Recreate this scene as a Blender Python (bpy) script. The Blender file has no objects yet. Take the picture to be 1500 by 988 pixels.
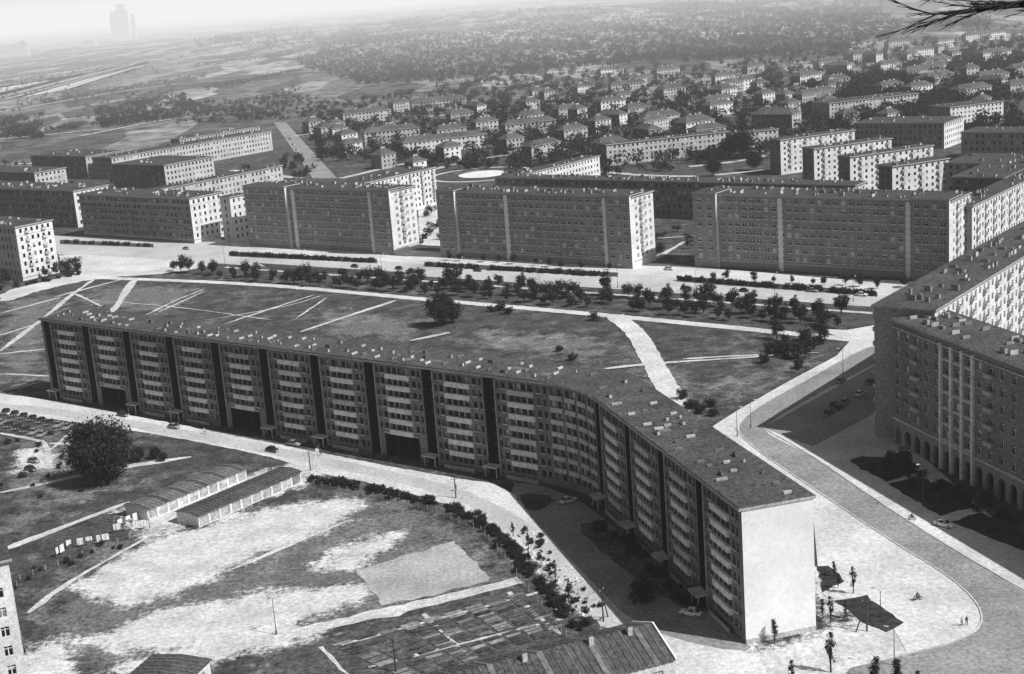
import bpy, math, random, numpy as np
from mathutils import Vector, Matrix
random.seed(7); rng=np.random.default_rng(7)
# ------------------------------------------------------------------ camera / image-pixel to ground geometry
HC=110.0; TH=math.radians(13.73); RO=math.radians(4.3); F=50/36*1500
ct,st=math.cos(TH),math.sin(TH); cr,sr=math.cos(RO),math.sin(RO)
def S(px,py,z=0.0):
    "unproject image pixel coordinates through the camera to metres on level z"
    x=px-750.;y=py-494.
    u=x*cr-y*sr; v=x*sr+y*cr
    dn=v*ct+F*st; fw=F*ct-v*st
    t=(HC-z)/dn
    return (u*t,fw*t)
def PJ(X,Y,Z):
    dn=HC-Z; dep=Y*ct+dn*st
    v=(dn*ct-Y*st)*F/dep; u=X*F/dep
    return (u*cr+v*sr+750,-u*sr+v*cr+494)
scene=bpy.context.scene
cam=bpy.data.objects.new("camera",bpy.data.cameras.new("camera")); scene.collection.objects.link(cam)
cam.data.lens=50; cam.data.sensor_width=36; cam.data.clip_start=.5; cam.data.clip_end=60000
fwd=Vector((0,ct,-st)); up0=Vector((0,st,ct)); R0=Vector((1,0,0))
Rv=R0*cr-up0*sr; Uv=R0*sr+up0*cr
M=Matrix((Rv,Uv,-fwd)).transposed().to_4x4(); M.translation=Vector((0,0,HC)); cam.matrix_world=M
scene.camera=cam
# ------------------------------------------------------------------ light
az=math.atan2(.87,-.49); el=math.radians(48)
sd=Vector((math.sin(az)*math.cos(el),math.cos(az)*math.cos(el),math.sin(el)))
sun=bpy.data.objects.new("sun",bpy.data.lights.new("sun",'SUN')); scene.collection.objects.link(sun)
sun.data.energy=5.0; sun.data.angle=math.radians(.5); sun.rotation_euler=sd.to_track_quat('Z','Y').to_euler(); sun.data.color=(1,.998,.995)
w=bpy.data.worlds.new("World"); scene.world=w; w.use_nodes=True
nt=w.node_tree; bg=nt.nodes["Background"]; sk=nt.nodes.new("ShaderNodeTexSky"); sk.sky_type='NISHITA'; sk.sun_disc=False
sk.sun_elevation=el; sk.sun_rotation=az; sk.dust_density=3.0
bw=nt.nodes.new("ShaderNodeRGBToBW"); nt.links.new(sk.outputs[0],bw.inputs[0]); nt.links.new(bw.outputs[0],bg.inputs[0]); bg.inputs[1].default_value=.05
scene.view_settings.view_transform='Standard'; scene.view_settings.look='None'; scene.view_settings.exposure=0
# ------------------------------------------------------------------ materials
def mth(nt,op,a,b=None,c=None,clamp=False):
    n=nt.nodes.new("ShaderNodeMath"); n.operation=op; n.use_clamp=clamp
    for i,x in enumerate((a,b,c)):
        if x is None: continue
        if isinstance(x,(int,float)): n.inputs[i].default_value=x
        else: nt.links.new(x,n.inputs[i])
    return n.outputs[0]
def noise(nt,vec,scale,detail=3,rough=.6):
    n=nt.nodes.new("ShaderNodeTexNoise"); n.inputs["Scale"].default_value=scale; n.inputs["Detail"].default_value=detail; n.inputs["Roughness"].default_value=rough
    nt.links.new(vec,n.inputs["Vector"]); return n.outputs["Fac"]
def newmat(name):
    m=bpy.data.materials.new(name); m.use_nodes=True; nt=m.node_tree; b=nt.nodes["Principled BSDF"]
    b.inputs["Roughness"].default_value=.9; b.inputs["Specular IOR Level"].default_value=.15
    g=nt.nodes.new("ShaderNodeNewGeometry")
    return m,nt,b,g.outputs["Position"]
def mat(name,base,fine=2.0,cf=.25,coarse=.08,cc=.25,rough=.9,spec=.15):
    m,nt,b,pos=newmat(name); b.inputs["Roughness"].default_value=rough; b.inputs["Specular IOR Level"].default_value=spec
    n1=noise(nt,pos,fine*.8,4,.9); n2=noise(nt,pos,coarse,5,.6)
    k=cf*8.5; a=mth(nt,'MULTIPLY_ADD',n1,k*2,1-k); c=mth(nt,'MULTIPLY_ADD',n2,2*cc*2,1-cc*2)
    v=mth(nt,'MULTIPLY',mth(nt,'MAXIMUM',a,.12),mth(nt,'MAXIMUM',c,.2)); v=mth(nt,'MINIMUM',mth(nt,'MULTIPLY',v,base),.86)
    nt.links.new(v,b.inputs["Base Color"]); return m
MT={}
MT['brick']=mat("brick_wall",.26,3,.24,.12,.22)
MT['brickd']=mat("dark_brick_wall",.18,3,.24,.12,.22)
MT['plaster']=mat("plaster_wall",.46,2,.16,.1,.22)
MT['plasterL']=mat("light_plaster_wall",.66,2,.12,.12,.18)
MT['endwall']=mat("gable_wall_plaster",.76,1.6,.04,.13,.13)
MT['swed']=mat("render_wall",.18,2.5,.26,.15,.22)
MT['parapet']=mat("balcony_panel",.72,1.2,.16,.25,.2)
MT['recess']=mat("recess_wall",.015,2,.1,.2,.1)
MT['glass']=mat("window_glass",.012,.9,.1,.2,.3,.25,.4)
MT['glass2']=mat("window_curtain",.2,1.2,.2,.2,.3,.4,.4)
MT['glass3']=mat("window_blind",.5,1.2,.2,.2,.3,.4,.4)
MT['frame']=mat("window_frame",.75,1,.05,.1,.05)
MT['sheet']=mat("laundry",.72,2,.05,.4,.1)
MT['tar']=mat("tar_roof",.072,1.6,.28,.10,.35)
MT['tarD']=mat("roof_felt",.06,1.6,.28,.12,.35)
MT['rib']=mat("roof_rib",.15,1.6,.2,.12,.25)
MT['tile']=mat("tile_roof",.085,1.2,.25,.08,.35)
MT['conc']=mat("concrete",.38,2,.2,.1,.2)
MT['vent']=mat("roof_vent",.48,2,.1,.35,.35)
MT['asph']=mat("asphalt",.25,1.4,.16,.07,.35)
MT['aven']=mat("avenue_paving",.45,1.2,.12,.05,.25)
MT['pave']=mat("pavement",.55,1.2,.12,.07,.28)
MT['path']=mat("trodden_path",.50,1.2,.15,.14,.3)
MT['pathd']=mat("garden_path",.24,1.2,.2,.14,.4)
MT['lawn']=mat("lawn",.06,.9,.3,.08,.5)
MT['lawnShade']=mat("lawn_painted_shade",.035,.9,.3,.12,.5)  # lawn tone darkened to carry painted shadow
MT['soil']=mat("dug_soil",.08,1.0,.3,.12,.5)
MT['soil2']=mat("raked_soil",.17,1.0,.25,.15,.45)
MT['court']=mat("court_sand",.36,1.4,.15,.1,.3)
MT['leaf']=mat("leaves",.028,.9,.2,.25,.5)
MT['leafF']=mat("woodland_leaves",.028,.25,.2,.02,.5)
MT['bark']=mat("bark",.03,3,.2,.5,.2)
MT['metal']=mat("painted_metal",.05,3,.1,.5,.1,.6,.4)
MT['carW']=mat("car_paint_white",.75,2,.02,.3,.03,.3,.5)
MT['carG']=mat("car_paint_grey",.25,2,.02,.3,.03,.3,.5)
MT['carD']=mat("car_paint_dark",.04,2,.02,.3,.03,.3,.5)
MT['rubber']=mat("rubber",.02,2,.1,.3,.1)
# ------------------------------------------------------------------ mesh builder
class MB:
    def __init__(s): s.v=[];s.f=[];s.m=[];s.mats=[];s.mi={}
    def k(s,m):
        if m not in s.mi: s.mi[m]=len(s.mats); s.mats.append(MT[m])
        return s.mi[m]
    def face(s,pts,m):
        i=len(s.v); s.v.extend(pts); s.f.append(tuple(range(i,i+len(pts)))); s.m.append(s.k(m))
    def box(s,c,dx,dy,hx,hy,z0,z1,m,mtop=None):
        X=(dx[0]*hx,dx[1]*hx); Y=(dy[0]*hy,dy[1]*hy)
        P=[(c[0]-X[0]-Y[0],c[1]-X[1]-Y[1]),(c[0]+X[0]-Y[0],c[1]+X[1]-Y[1]),(c[0]+X[0]+Y[0],c[1]+X[1]+Y[1]),(c[0]-X[0]+Y[0],c[1]-X[1]+Y[1])]
        s.prism(P,z0,z1,m,mtop)
    def prism(s,P,z0,z1,m,mtop=None,bottom=True):
        n=len(P)
        for i in range(n):
            a=P[i];b=P[(i+1)%n]
            s.face([(a[0],a[1],z0),(b[0],b[1],z0),(b[0],b[1],z1),(a[0],a[1],z1)],m)
        s.face([(p[0],p[1],z1) for p in P],mtop or m)
        if bottom: s.face([(p[0],p[1],z0) for p in reversed(P)],m)
    def obj(s,name,parent=None,smooth=False):
        me=bpy.data.meshes.new(name); me.from_pydata(s.v,[],s.f); me.polygons.foreach_set("material_index",s.m)
        for m in s.mats: me.materials.append(m)
        me.update(); o=bpy.data.objects.new(name,me); scene.collection.objects.link(o)
        return o
def facade(mb,a,b,z0,z1,cols,rows,mw,depth=.22,mull=False,mg='glass',curt=.3,sill=None):
    L=math.hypot(b[0]-a[0],b[1]-a[1]); d=((b[0]-a[0])/L,(b[1]-a[1])/L); n=(d[1],-d[0])
    def P(x,z,o=0.): return (a[0]+d[0]*x+n[0]*o,a[1]+d[1]*x+n[1]*o,z)
    def Q(x0,x1,za,zb,m,o=0.):
        if x1-x0>1e-3 and zb-za>1e-3: mb.face([P(x0,za,o),P(x1,za,o),P(x1,zb,o),P(x0,zb,o)],m)
    if not cols or not rows: Q(0,L,z0,z1,mw); return P
    z=z0
    for (zb,zt) in rows:
        Q(0,L,z,zb,mw); x=0
        for (xa,xb) in cols:
            Q(x,xa,zb,zt,mw)
            r=random.random(); g=mg if r>curt else ('glass2' if r>curt*.35 else 'glass3')
            if random.random()<.12 and g!='glass':
                zm=zb+(zt-zb)*.5; Q(xa,xb,zb,zm,mg,-depth); Q(xa,xb,zm,zt,'glass3',-depth)
            else: Q(xa,xb,zb,zt,g,-depth)
            mb.face([P(xa,zb),P(xb,zb),P(xb,zb,-depth),P(xa,zb,-depth)],sill or mw)
            mb.face([P(xa,zt,-depth),P(xb,zt,-depth),P(xb,zt),P(xa,zt)],mw)
            mb.face([P(xa,zb),P(xa,zb,-depth),P(xa,zt,-depth),P(xa,zt)],mw)
            mb.face([P(xb,zb,-depth),P(xb,zb),P(xb,zt),P(xb,zt,-depth)],mw)
            if sill:
                mb.face([P(xa-.15,zb-.22,.08),P(xb+.15,zb-.22,.08),P(xb+.15,zb,.08),P(xa-.15,zb,.08)],sill); mb.face([P(xa-.15,zb,.08),P(xb+.15,zb,.08),P(xb+.15,zb,.003),P(xa-.15,zb,.003)],sill)
            if mull:
                xm=(xa+xb)/2; Q(xm-.08,xm+.08,zb,zt,'frame',-depth+.04); Q(xa,xb,zt-.52,zt-.40,'frame',-depth+.05); Q(xa,xa+.09,zb,zt,'frame',-depth+.045); Q(xb-.09,xb,zb,zt,'frame',-depth+.045)
            x=xb
        Q(x,L,zb,zt,mw); z=zt
    Q(0,L,z,z1,mw); return P
def wcols(L,bay,ww,margin=1.0):
    n=max(1,int((L-2*margin)/bay)); s=(L-2*margin)/n
    return [(margin+s*(i+.5)-ww/2,margin+s*(i+.5)+ww/2) for i in range(n)]
def add(p,d,t): return (p[0]+d[0]*t,p[1]+d[1]*t)
FP=[]
def inside_fp(x,y,pad=2.):
    for (cx,cy,d1,d2,h1,h2) in FP:
        dx,dy=x-cx,y-cy
        if abs(dx*d1[0]+dy*d1[1])<h1+pad and abs(dx*d2[0]+dy*d2[1])<h2+pad: return True
    return False
def solve(c,d,H,xt,sg):
    lo,hi=0.,500.
    for _ in range(40):
        m=(lo+hi)/2; x=PJ(c[0]+d[0]*m,c[1]+d[1]*m,H)[0]
        if (x-xt)*sg<0: lo=m
        else: hi=m
    return (lo+hi)/2
def block(name,xl,xc,yc,xr,H,floors,ang=-37.2,wl='brick',wr='brick',roof='flat',bay=3.0,ww=1.3,La=None,Lb=None,strips=None,chim=1.0,roofm='tarD',curt=.35,c=None,gf=0.0,balc=False,mull=False,sill=None,jog=False,plain=()):
    a=math.radians(ang); g1=(math.cos(a),math.sin(a)); g2=(-g1[1],g1[0])
    c0=c or S(xc,yc,H)
    if La is None: La=solve(c0,(-g1[0],-g1[1]),H,xl,-1)
    if Lb is None: Lb=solve(c0,g2,H,xr,1)
    La=max(La,7); Lb=max(Lb,7)
    cl=add(c0,g1,-La); crr=add(c0,g2,Lb); cb=add(cl,g2,Lb)
    ctr=((c0[0]+cb[0])/2,(c0[1]+cb[1])/2); FP.append((ctr[0],ctr[1],g1,g2,La/2,Lb/2))
    mb=MB(); fh=(H-.9-gf)/floors
    rows=[(.6+gf+fh*i+fh*.33,.6+gf+fh*i+fh*.33+fh*.5) for i in range(floors)]
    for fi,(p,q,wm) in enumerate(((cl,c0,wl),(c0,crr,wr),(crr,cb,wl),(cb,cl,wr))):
        L=math.hypot(q[0]-p[0],q[1]-p[1])
        cs_=[] if fi in plain else wcols(L,bay,ww)
        P=facade(mb,p,q,-.5,H,cs_,rows,wm,curt=curt,mull=mull and fi<2,sill=sill if fi<2 else None)
        if gf:
            mb.face([P(0,gf+.3,.15),P(L,gf+.3,.15),P(L,gf+.75,.15),P(0,gf+.75,.15)],'plaster'); mb.face([P(0,gf+.75,.15),P(L,gf+.75,.15),P(L,gf+.75,0),P(0,gf+.75,0)],'plaster')
            mb.face([P(0,H-fh-.1,.12),P(L,H-fh-.1,.12),P(L,H-fh+.15,.12),P(0,H-fh+.15,.12)],'plaster'); mb.face([P(0,H-fh+.15,.12),P(L,H-fh+.15,.12),P(L,H-fh+.15,0),P(0,H-fh+.15,0)],'plaster')
        if balc and L>9 and (fi%2==1 or balc==2):
            cs=wcols(L,bay,ww)
            for i in range(1,len(cs),3):
                for (zb,zt) in rows[1:]:
                    x0,x1=cs[i][0]-.4,cs[i][1]+.4
                    mb.face([P(x0,zb-.3,1.),P(x1,zb-.3,1.),P(x1,zb+.7,1.),P(x0,zb+.7,1.)],'plaster')
                    mb.face([P(x0,zb-.3,0),P(x0,zb-.3,1.),P(x1,zb-.3,1.),P(x1,zb-.3,0)],'plaster')
                    mb.face([P(x0,zb-.3,0),P(x0,zb+.7,0),P(x0,zb+.7,1.),P(x0,zb-.3,1.)],'plaster')
                    mb.face([P(x1,zb-.3,1.),P(x1,zb+.7,1.),P(x1,zb+.7,0),P(x1,zb-.3,0)],'plaster')
    n=(g1[1],-g1[0])
    if jog:
        for (f0,f1) in jog:
            pa=add(cl,g1,La*f0); pb=add(cl,g1,La*f1); qa=add(pa,n,1.8); qb=add(pb,n,1.8); LL=La*(f1-f0)
            facade(mb,qa,qb,-.5,H+.8,wcols(LL,bay,ww,.6),rows,wl,curt=curt,sill=sill,mull=mull); facade(mb,pa,qa,-.5,H+.8,[],[],wl); facade(mb,qb,pb,-.5,H+.8,[],[],wr)
            mb.prism([add(add(qa,n,.4),g1,-.3),add(add(qb,n,.4),g1,.3),add(add(pb,n,-Lb*.55),g1,.3),add(add(pa,n,-Lb*.55),g1,-.3)],H+.8,H+1.2,'conc',roofm)
    if strips:
        for fr,wd in strips:
            cc=add(add(cl,g1,La*fr),n,.35); nz_=int(H/1.1)
            for i in range(nz_):
                z=i*1.1; ex=.0 if i%2 else .5
                mb.box(cc,g1,n,wd/2-ex*.5,.35+.003*(i%2),z,z+1.09,'frame')
    o=.55; P4=[add(add(cl,g1,-o),g2,-o),add(add(c0,g1,o),g2,-o),add(add(crr,g1,o),g2,o),add(add(cb,g1,-o),g2,o)]
    if roof=='flat':
        mb.prism(P4,H,H+.45,'conc',roofm)
        big=max(La,Lb); nn=int(big/6*chim)
        for i in range(nn):
            if La>Lb: t1=random.uniform(.8,La-.8); t2=random.choice((.22,.5,.78))*Lb+random.uniform(-1,1)
            else: t2=random.uniform(.8,Lb-.8); t1=random.choice((.22,.5,.78))*La+random.uniform(-1,1)
            q=add(add(cl,g1,t1),g2,t2); hx,hy=random.uniform(.25,.5),random.uniform(.4,1.3)
            if random.random()<.5: hx,hy=hy,hx
            mb.box(q,g1,g2,hx,hy,H+.4,H+.4+random.uniform(.6,1.4),random.choice(('conc','brick','vent')),'tarD')
    else:
        mb.prism(P4,H,H+.25,'plaster')
        sm=min(La,Lb)/2+o; rh=sm*.62; zt=H+.25+rh; inset=sm*.9
        if La>=Lb: r0=add(add(P4[0],g1,inset),g2,sm); r1=add(add(P4[1],g1,-inset),g2,sm)
        else: r0=add(add(P4[0],g2,inset),g1,sm*-1) if False else add(add(P4[0],g2,inset),g1,sm); r1=add(add(P4[3],g2,-inset),g1,sm)
        E=[(p[0],p[1],H+.252) for p in P4]; A=(r0[0],r0[1],zt);B=(r1[0],r1[1],zt)
        if La>=Lb: fs=[[E[0],E[1],B,A],[E[1],E[2],B],[E[2],E[3],A,B],[E[3],E[0],A]]
        else: fs=[[E[0],E[1],A],[E[1],E[2],B,A],[E[2],E[3],B],[E[3],E[0],A,B]]
        for f in fs: mb.face(f,'tile')
        for t in (.25,.6,.85):
            if random.random()<.8:
                q=(r0[0]+(r1[0]-r0[0])*t,r0[1]+(r1[1]-r0[1])*t); mb.box(q,g1,g2,.4,.7,zt-.9,zt+.9,'plaster','tarD')
    return mb.obj(name)
# ------------------------------------------------------------------ ground
dirt_polys=[
 [(108,856),(200,802),(300,768),(430,738),(520,728),(531,746),(480,778),(380,812),(330,838),(262,868),(190,890),(120,872)],
 [(115,942),(250,890),(420,866),(540,850),(545,870),(480,900),(400,925),(290,948),(180,956)],
 [(452,832),(520,792),(592,780),(570,806),(520,832)],
 [(150,985),(300,930),(420,905),(480,925),(330,965),(250,990)],
 [(170,748),(440,676),(470,692),(450,708),(300,765),(215,790)],
 [(0,578),(60,590),(40,602),(0,600)],
 [(20,660),(60,655),(90,680),(30,690)],
 [(20,960),(90,930),(110,1000),(20,1010)],
 [(860,885),(930,905),(1100,950),(1200,930),(1290,880),(1400,900),(1400,985),(1150,1030),(980,1000),(900,930)],
 [(755,775),(790,790),(840,860),(870,900),(830,890),(780,825)],
 [(1195,835),(1250,850),(1300,900),(1200,900)],
]
soft_polys=[[(60,880),(140,800),(300,755),(520,712),(640,745),(700,790),(760,850),(620,890),(480,930),(300,980),(60,1000)],
 [(20,640),(110,640),(180,700),(90,740),(0,720)],[(900,500),(1000,540),(1040,600),(960,600)],[(480,450),(620,470),(600,500),(470,490)],[(120,420),(300,420),(250,460),(130,450)],
 [(1040,560),(1180,525),(1200,520),(1060,600)],[(700,480),(900,500),(880,530),(700,510)],[(0,440),(100,430),(60,560),(0,560)],[(200,700),(0,790),(0,760),(180,690)]]
def sdist(X,Y,poly):
    d=np.full(X.shape,1e9); ins=np.zeros(X.shape,bool); n=len(poly)
    for i in range(n):
        ax,ay=poly[i]; bx,by=poly[(i+1)%n]; ex,ey=bx-ax,by-ay
        t=np.clip(((X-ax)*ex+(Y-ay)*ey)/(ex*ex+ey*ey+1e-9),0,1)
        d=np.minimum(d,np.hypot(X-ax-t*ex,Y-ay-t*ey))
        c=((ay>Y)!=(by>Y))&(X<ex*(Y-ay)/(by-ay+1e-12)+ax); ins^=c
    return np.where(ins,d,-d)
def axis(lo,hi,step,ext0,ext1):
    m=list(np.arange(lo,hi+.1,step)); s=step; x=lo; a=[]
    while x>ext0: s*=1.25; x-=s; a.append(x)
    s=step; x=hi; b=[]
    while x<ext1: s*=1.12; x+=s; b.append(x)
    return np.array(a[::-1]+m+b)
xs=axis(-170,170,2.,-30000,30000); ys=axis(170,480,2.,-3000,40000)
X,Y=np.meshgrid(xs,ys); sdv=np.full(X.shape,-20.); sds=np.full(X.shape,-30.)
for p in dirt_polys: sdv=np.maximum(sdv,sdist(X,Y,[S(*q) for q in p]))
for p in soft_polys: sds=np.maximum(sds,sdist(X,Y,[S(*q) for q in p]))
def hill(X,Y):
    f=np.clip((Y-2200)/3000,0,1)
    return f*(10*np.sin(X/900+1)+9*np.sin(Y/700+X/1500)+4*np.sin(X/310+Y/420))
Z=hill(X,Y)
me=bpy.data.meshes.new("ground"); ny,nx=X.shape
vv=np.stack([X,Y,Z],-1).reshape(-1,3); idx=np.arange(ny*nx).reshape(ny,nx)
q=np.stack([idx[:-1,:-1],idx[:-1,1:],idx[1:,1:],idx[1:,:-1]],-1).reshape(-1,4)
me.vertices.add(len(vv)); me.vertices.foreach_set("co",vv.ravel()); me.loops.add(q.size); me.loops.foreach_set("vertex_index",q.ravel().astype(np.int32))
me.polygons.add(len(q)); me.polygons.foreach_set("loop_start",np.arange(0,q.size,4,dtype=np.int32)); me.update(calc_edges=True)
at=me.attributes.new("bare",'FLOAT','POINT'); at.data.foreach_set("value",sdv.ravel().astype(np.float32))
at=me.attributes.new("worn",'FLOAT','POINT'); at.data.foreach_set("value",sds.ravel().astype(np.float32))
m,nt,b,pos=newmat("ground_grass_and_fields")
atn=nt.nodes.new("ShaderNodeAttribute"); atn.attribute_name="bare"; atw=nt.nodes.new("ShaderNodeAttribute"); atw.attribute_name="worn"
n1=noise(nt,pos,.16,8,.68); n2=noise(nt,pos,.9,6,.9); n3=noise(nt,pos,.035,4,.6)
e=mth(nt,'ADD',mth(nt,'MULTIPLY_ADD',n1,15,-7.5),mth(nt,'MULTIPLY_ADD',n2,14,-7.))
mask=mth(nt,'MULTIPLY_ADD',mth(nt,'ADD',atn.outputs["Fac"],e),.36,.5,True)
e2=mth(nt,'ADD',mth(nt,'MULTIPLY_ADD',n1,40,-20.),mth(nt,'MULTIPLY_ADD',n2,14,-7.))
wmask=mth(nt,'MULTIPLY_ADD',mth(nt,'ADD',atw.outputs["Fac"],e2),.12,.25,True)
worn=mth(nt,'MULTIPLY_ADD',mth(nt,'ADD',n1,n3),5,-5.3,True)
g_n=mth(nt,'MAXIMUM',mth(nt,'MULTIPLY_ADD',n2,6.,-2.),.1)
grass=mth(nt,'MULTIPLY',mth(nt,'MULTIPLY',g_n,.064),mth(nt,'MAXIMUM',mth(nt,'MULTIPLY_ADD',n1,3.4,-.7),.22))
grass=mth(nt,'ADD',grass,mth(nt,'MULTIPLY',mth(nt,'MULTIPLY',worn,g_n),.06))
grass=mth(nt,'ADD',grass,mth(nt,'MULTIPLY',mth(nt,'MULTIPLY',wmask,g_n),.075))
dirtc=mth(nt,'MULTIPLY',mth(nt,'MAXIMUM',mth(nt,'MULTIPLY_ADD',n2,1.6,-.28),.1),mth(nt,'MULTIPLY_ADD',n1,1.4,.32))
near=mth(nt,'ADD',mth(nt,'MULTIPLY',grass,mth(nt,'SUBTRACT',1.,mask)),mth(nt,'MULTIPLY',mth(nt,'MINIMUM',dirtc,.8),mask))
mp=nt.nodes.new("ShaderNodeMapping"); mp.inputs["Rotation"].default_value=(0,0,.55); mp.inputs["Scale"].default_value=(.016,.0035,0)
nt.links.new(pos,mp.inputs[0]); vo=nt.nodes.new("ShaderNodeTexVoronoi"); vo.feature='F1'; vo.distance='CHEBYCHEV'; vo.inputs["Scale"].default_value=1; nt.links.new(mp.outputs[0],vo.inputs["Vector"])
sx=nt.nodes.new("ShaderNodeSeparateColor"); nt.links.new(vo.outputs["Color"],sx.inputs[0])
n4=noise(nt,pos,.03,7,.8); n5=noise(nt,pos,.002,4,.5)
fld=mth(nt,'MULTIPLY_ADD',mth(nt,'POWER',sx.outputs[0],2.),.26,.07); fld=mth(nt,'MULTIPLY',fld,mth(nt,'MAXIMUM',mth(nt,'MULTIPLY_ADD',n4,6.,-2.1),.15)); fld=mth(nt,'MULTIPLY',fld,mth(nt,'MULTIPLY_ADD',n5,1.8,.15))
sp=nt.nodes.new("ShaderNodeSeparateXYZ"); nt.links.new(pos,sp.inputs[0])
ff=mth(nt,'MULTIPLY_ADD',sp.outputs[1],1/500.,-1000/500.,True)
tot=mth(nt,'ADD',mth(nt,'MULTIPLY',near,mth(nt,'SUBTRACT',1.,ff)),mth(nt,'MULTIPLY',fld,ff))
nt.links.new(tot,b.inputs["Base Color"]); me.materials.append(m)
o=bpy.data.objects.new("ground",me); scene.collection.objects.link(o)
# ------------------------------------------------------------------ flat sheets
ZL=[.02]
def nz(): ZL[0]+=.004; return ZL[0]
def chaikin(P,it,closed):
    for _ in range(it):
        Q=[]; n=len(P)
        if not closed: Q.append(P[0])
        for i in range(n if closed else n-1):
            a=P[i];b=P[(i+1)%n]; Q.append((a[0]*.75+b[0]*.25,a[1]*.75+b[1]*.25)); Q.append((a[0]*.25+b[0]*.75,a[1]*.25+b[1]*.75))
        if not closed: Q.append(P[-1])
        P=Q
    return P
def resamp(P,step,closed):
    out=[]; n=len(P)
    for i in range(n if closed else n-1):
        a=P[i];b=P[(i+1)%n]; L=math.hypot(b[0]-a[0],b[1]-a[1]); k=max(1,int(L/step))
        for j in range(k): out.append((a[0]+(b[0]-a[0])*j/k,a[1]+(b[1]-a[1])*j/k))
    if not closed: out.append(P[-1])
    return out
def sheet(name,px,m,smooth=1,jit=0.,z=None,raw=False,skirt=False):
    P=px if raw else [S(*p) for p in px]
    P=chaikin(P,smooth,True)
    if jit: P=[(p[0]+random.gauss(0,jit),p[1]+random.gauss(0,jit)) for p in resamp(P,1.6,True)]
    a=sum(P[i][0]*P[(i+1)%len(P)][1]-P[(i+1)%len(P)][0]*P[i][1] for i in range(len(P)))
    if a<0: P=P[::-1]
    z=z or nz(); mb=MB()
    if skirt: mb.prism(P,-.05,z,'conc',m,bottom=False)
    else: mb.face([(p[0],p[1],z) for p in P],m)
    return mb.obj(name)
def ribbon(name,px,wd,m,jit=.0,z=None,raw=False,smooth=2,mb=None,kerb=False,taper=False):
    P=px if raw else [S(*p) for p in px]
    P=resamp(chaikin(P,smooth,False),2.0,False); z=z or nz(); own=mb is None; mb=mb or MB(); L=[];Rr=[]; ph=random.uniform(0,6)
    for i,p in enumerate(P):
        a=P[max(0,i-1)];b=P[min(len(P)-1,i+1)]; dx,dy=b[0]-a[0],b[1]-a[1]; l=math.hypot(dx,dy) or 1
        n=(-dy/l,dx/l); k=1.
        if taper: k=(.85+.2*math.sin(i*.25+ph))*min(1,.25+min(i,len(P)-1-i)*.3)
        wob=math.sin(i*.2+ph)*.12*wd*.5 if taper else 0
        w1=wd/2*k+random.gauss(0,jit)+wob; w2=wd/2*k+random.gauss(0,jit)-wob
        L.append((p[0]+n[0]*w1,p[1]+n[1]*w1)); Rr.append((p[0]-n[0]*w2,p[1]-n[1]*w2))
    for i in range(len(P)-1):
        mb.face([(*Rr[i],z),(*Rr[i+1],z),(*L[i+1],z),(*L[i],z)],m)
        if kerb:
            mb.face([(*Rr[i],0),(*Rr[i+1],0),(*Rr[i+1],z),(*Rr[i],z)],m); mb.face([(*L[i+1],0),(*L[i],0),(*L[i],z),(*L[i+1],z)],m)
    if own: return mb.obj(name)
sheet("avenue_pavement",[(80,350),(350,350),(620,368),(960,386),(1330,418),(1290,440),(950,412),(620,392),(330,372),(85,364)],'pave',0)
sheet("avenue_road",[(80,361),(340,366),(620,387),(960,404),(1330,436),(1325,453),(950,427),(620,405),(330,387),(230,380),(85,373)],'aven',0)
sheet("junction_plaza",[(85,371),(230,380),(325,385),(260,400),(140,408),(60,425),(0,446),(0,428),(70,412),(120,398),(90,385)],'pave',1,.4)
sheet("side_street",[(-40,352),(90,345),(335,356),(360,372),(85,366)],'aven',0)
for a_ in ([(338,369),(552,380),(553,386),(338,376)],[(622,384),(905,400),(905,406),(622,391)],[(992,405),(1285,428),(1285,435),(992,413)],[(88,352),(225,358),(225,363),(88,358)],[(380,386),(600,400),(590,404),(390,391)]):
    sheet("verge",a_,'lawn',0,.15,z=.12)
ribbon("promenade",[(140,407),(380,416),(600,437),(900,463),(1300,503)],4.6,'pave',.15)
ribbon("verge_path",[(330,392),(620,412),(960,436),(1290,460)],2.2,'path',.15)
sheet("corner_pavement",[(1320,470),(1240,484),(1196,482),(1245,500),(1225,522),(1150,562),(1080,602),(1044,625),(1060,665),(1190,745),(1200,850),(1230,870),(1300,905),(1330,960),(1180,1020),(1420,1120),(1700,1000),(1700,930),(1500,800),(1330,650),(1330,520)],'pave',0,z=.06)
sheet("street_road",[(1292,505),(1262,512),(1180,558),(1100,602),(1078,628),(1100,655),(1200,720),(1300,790),(1400,850),(1445,900),(1425,935),(1320,962),(1220,985),(1260,1060),(1420,1060),(1700,990),(1500,868),(1400,808),(1290,738),(1190,668),(1130,640),(1118,628),(1150,604),(1230,560),(1292,528)],'asph',1,z=.085)
sheet("parking_bay",[(1118,627),(1200,582),(1292,530),(1292,600),(1190,655)],'asph',0,z=.09)
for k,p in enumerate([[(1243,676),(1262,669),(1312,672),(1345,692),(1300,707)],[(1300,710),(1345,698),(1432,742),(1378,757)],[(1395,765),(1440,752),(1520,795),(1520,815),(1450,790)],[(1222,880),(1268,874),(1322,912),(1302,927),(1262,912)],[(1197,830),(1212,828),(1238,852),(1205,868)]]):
    sheet("shaded_lawn",p,'lawnShade',0,.25,z=.1)  # shadowed grass: the shade is painted in as a darker lawn colour
ribbon("kerb",[(1118,628),(1190,668),(1290,738),(1400,808),(1560,900)],.3,'vent',z=.2,kerb=True)
ribbon("kerb",[(1078,628),(1100,655),(1200,722),(1300,790),(1400,850),(1445,900),(1425,935),(1320,962)],.3,'vent',z=.2,kerb=True)
ribbon("kerb",[(1262,512),(1180,558),(1100,602),(1078,628)],.3,'vent',z=.2,kerb=True)
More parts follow.
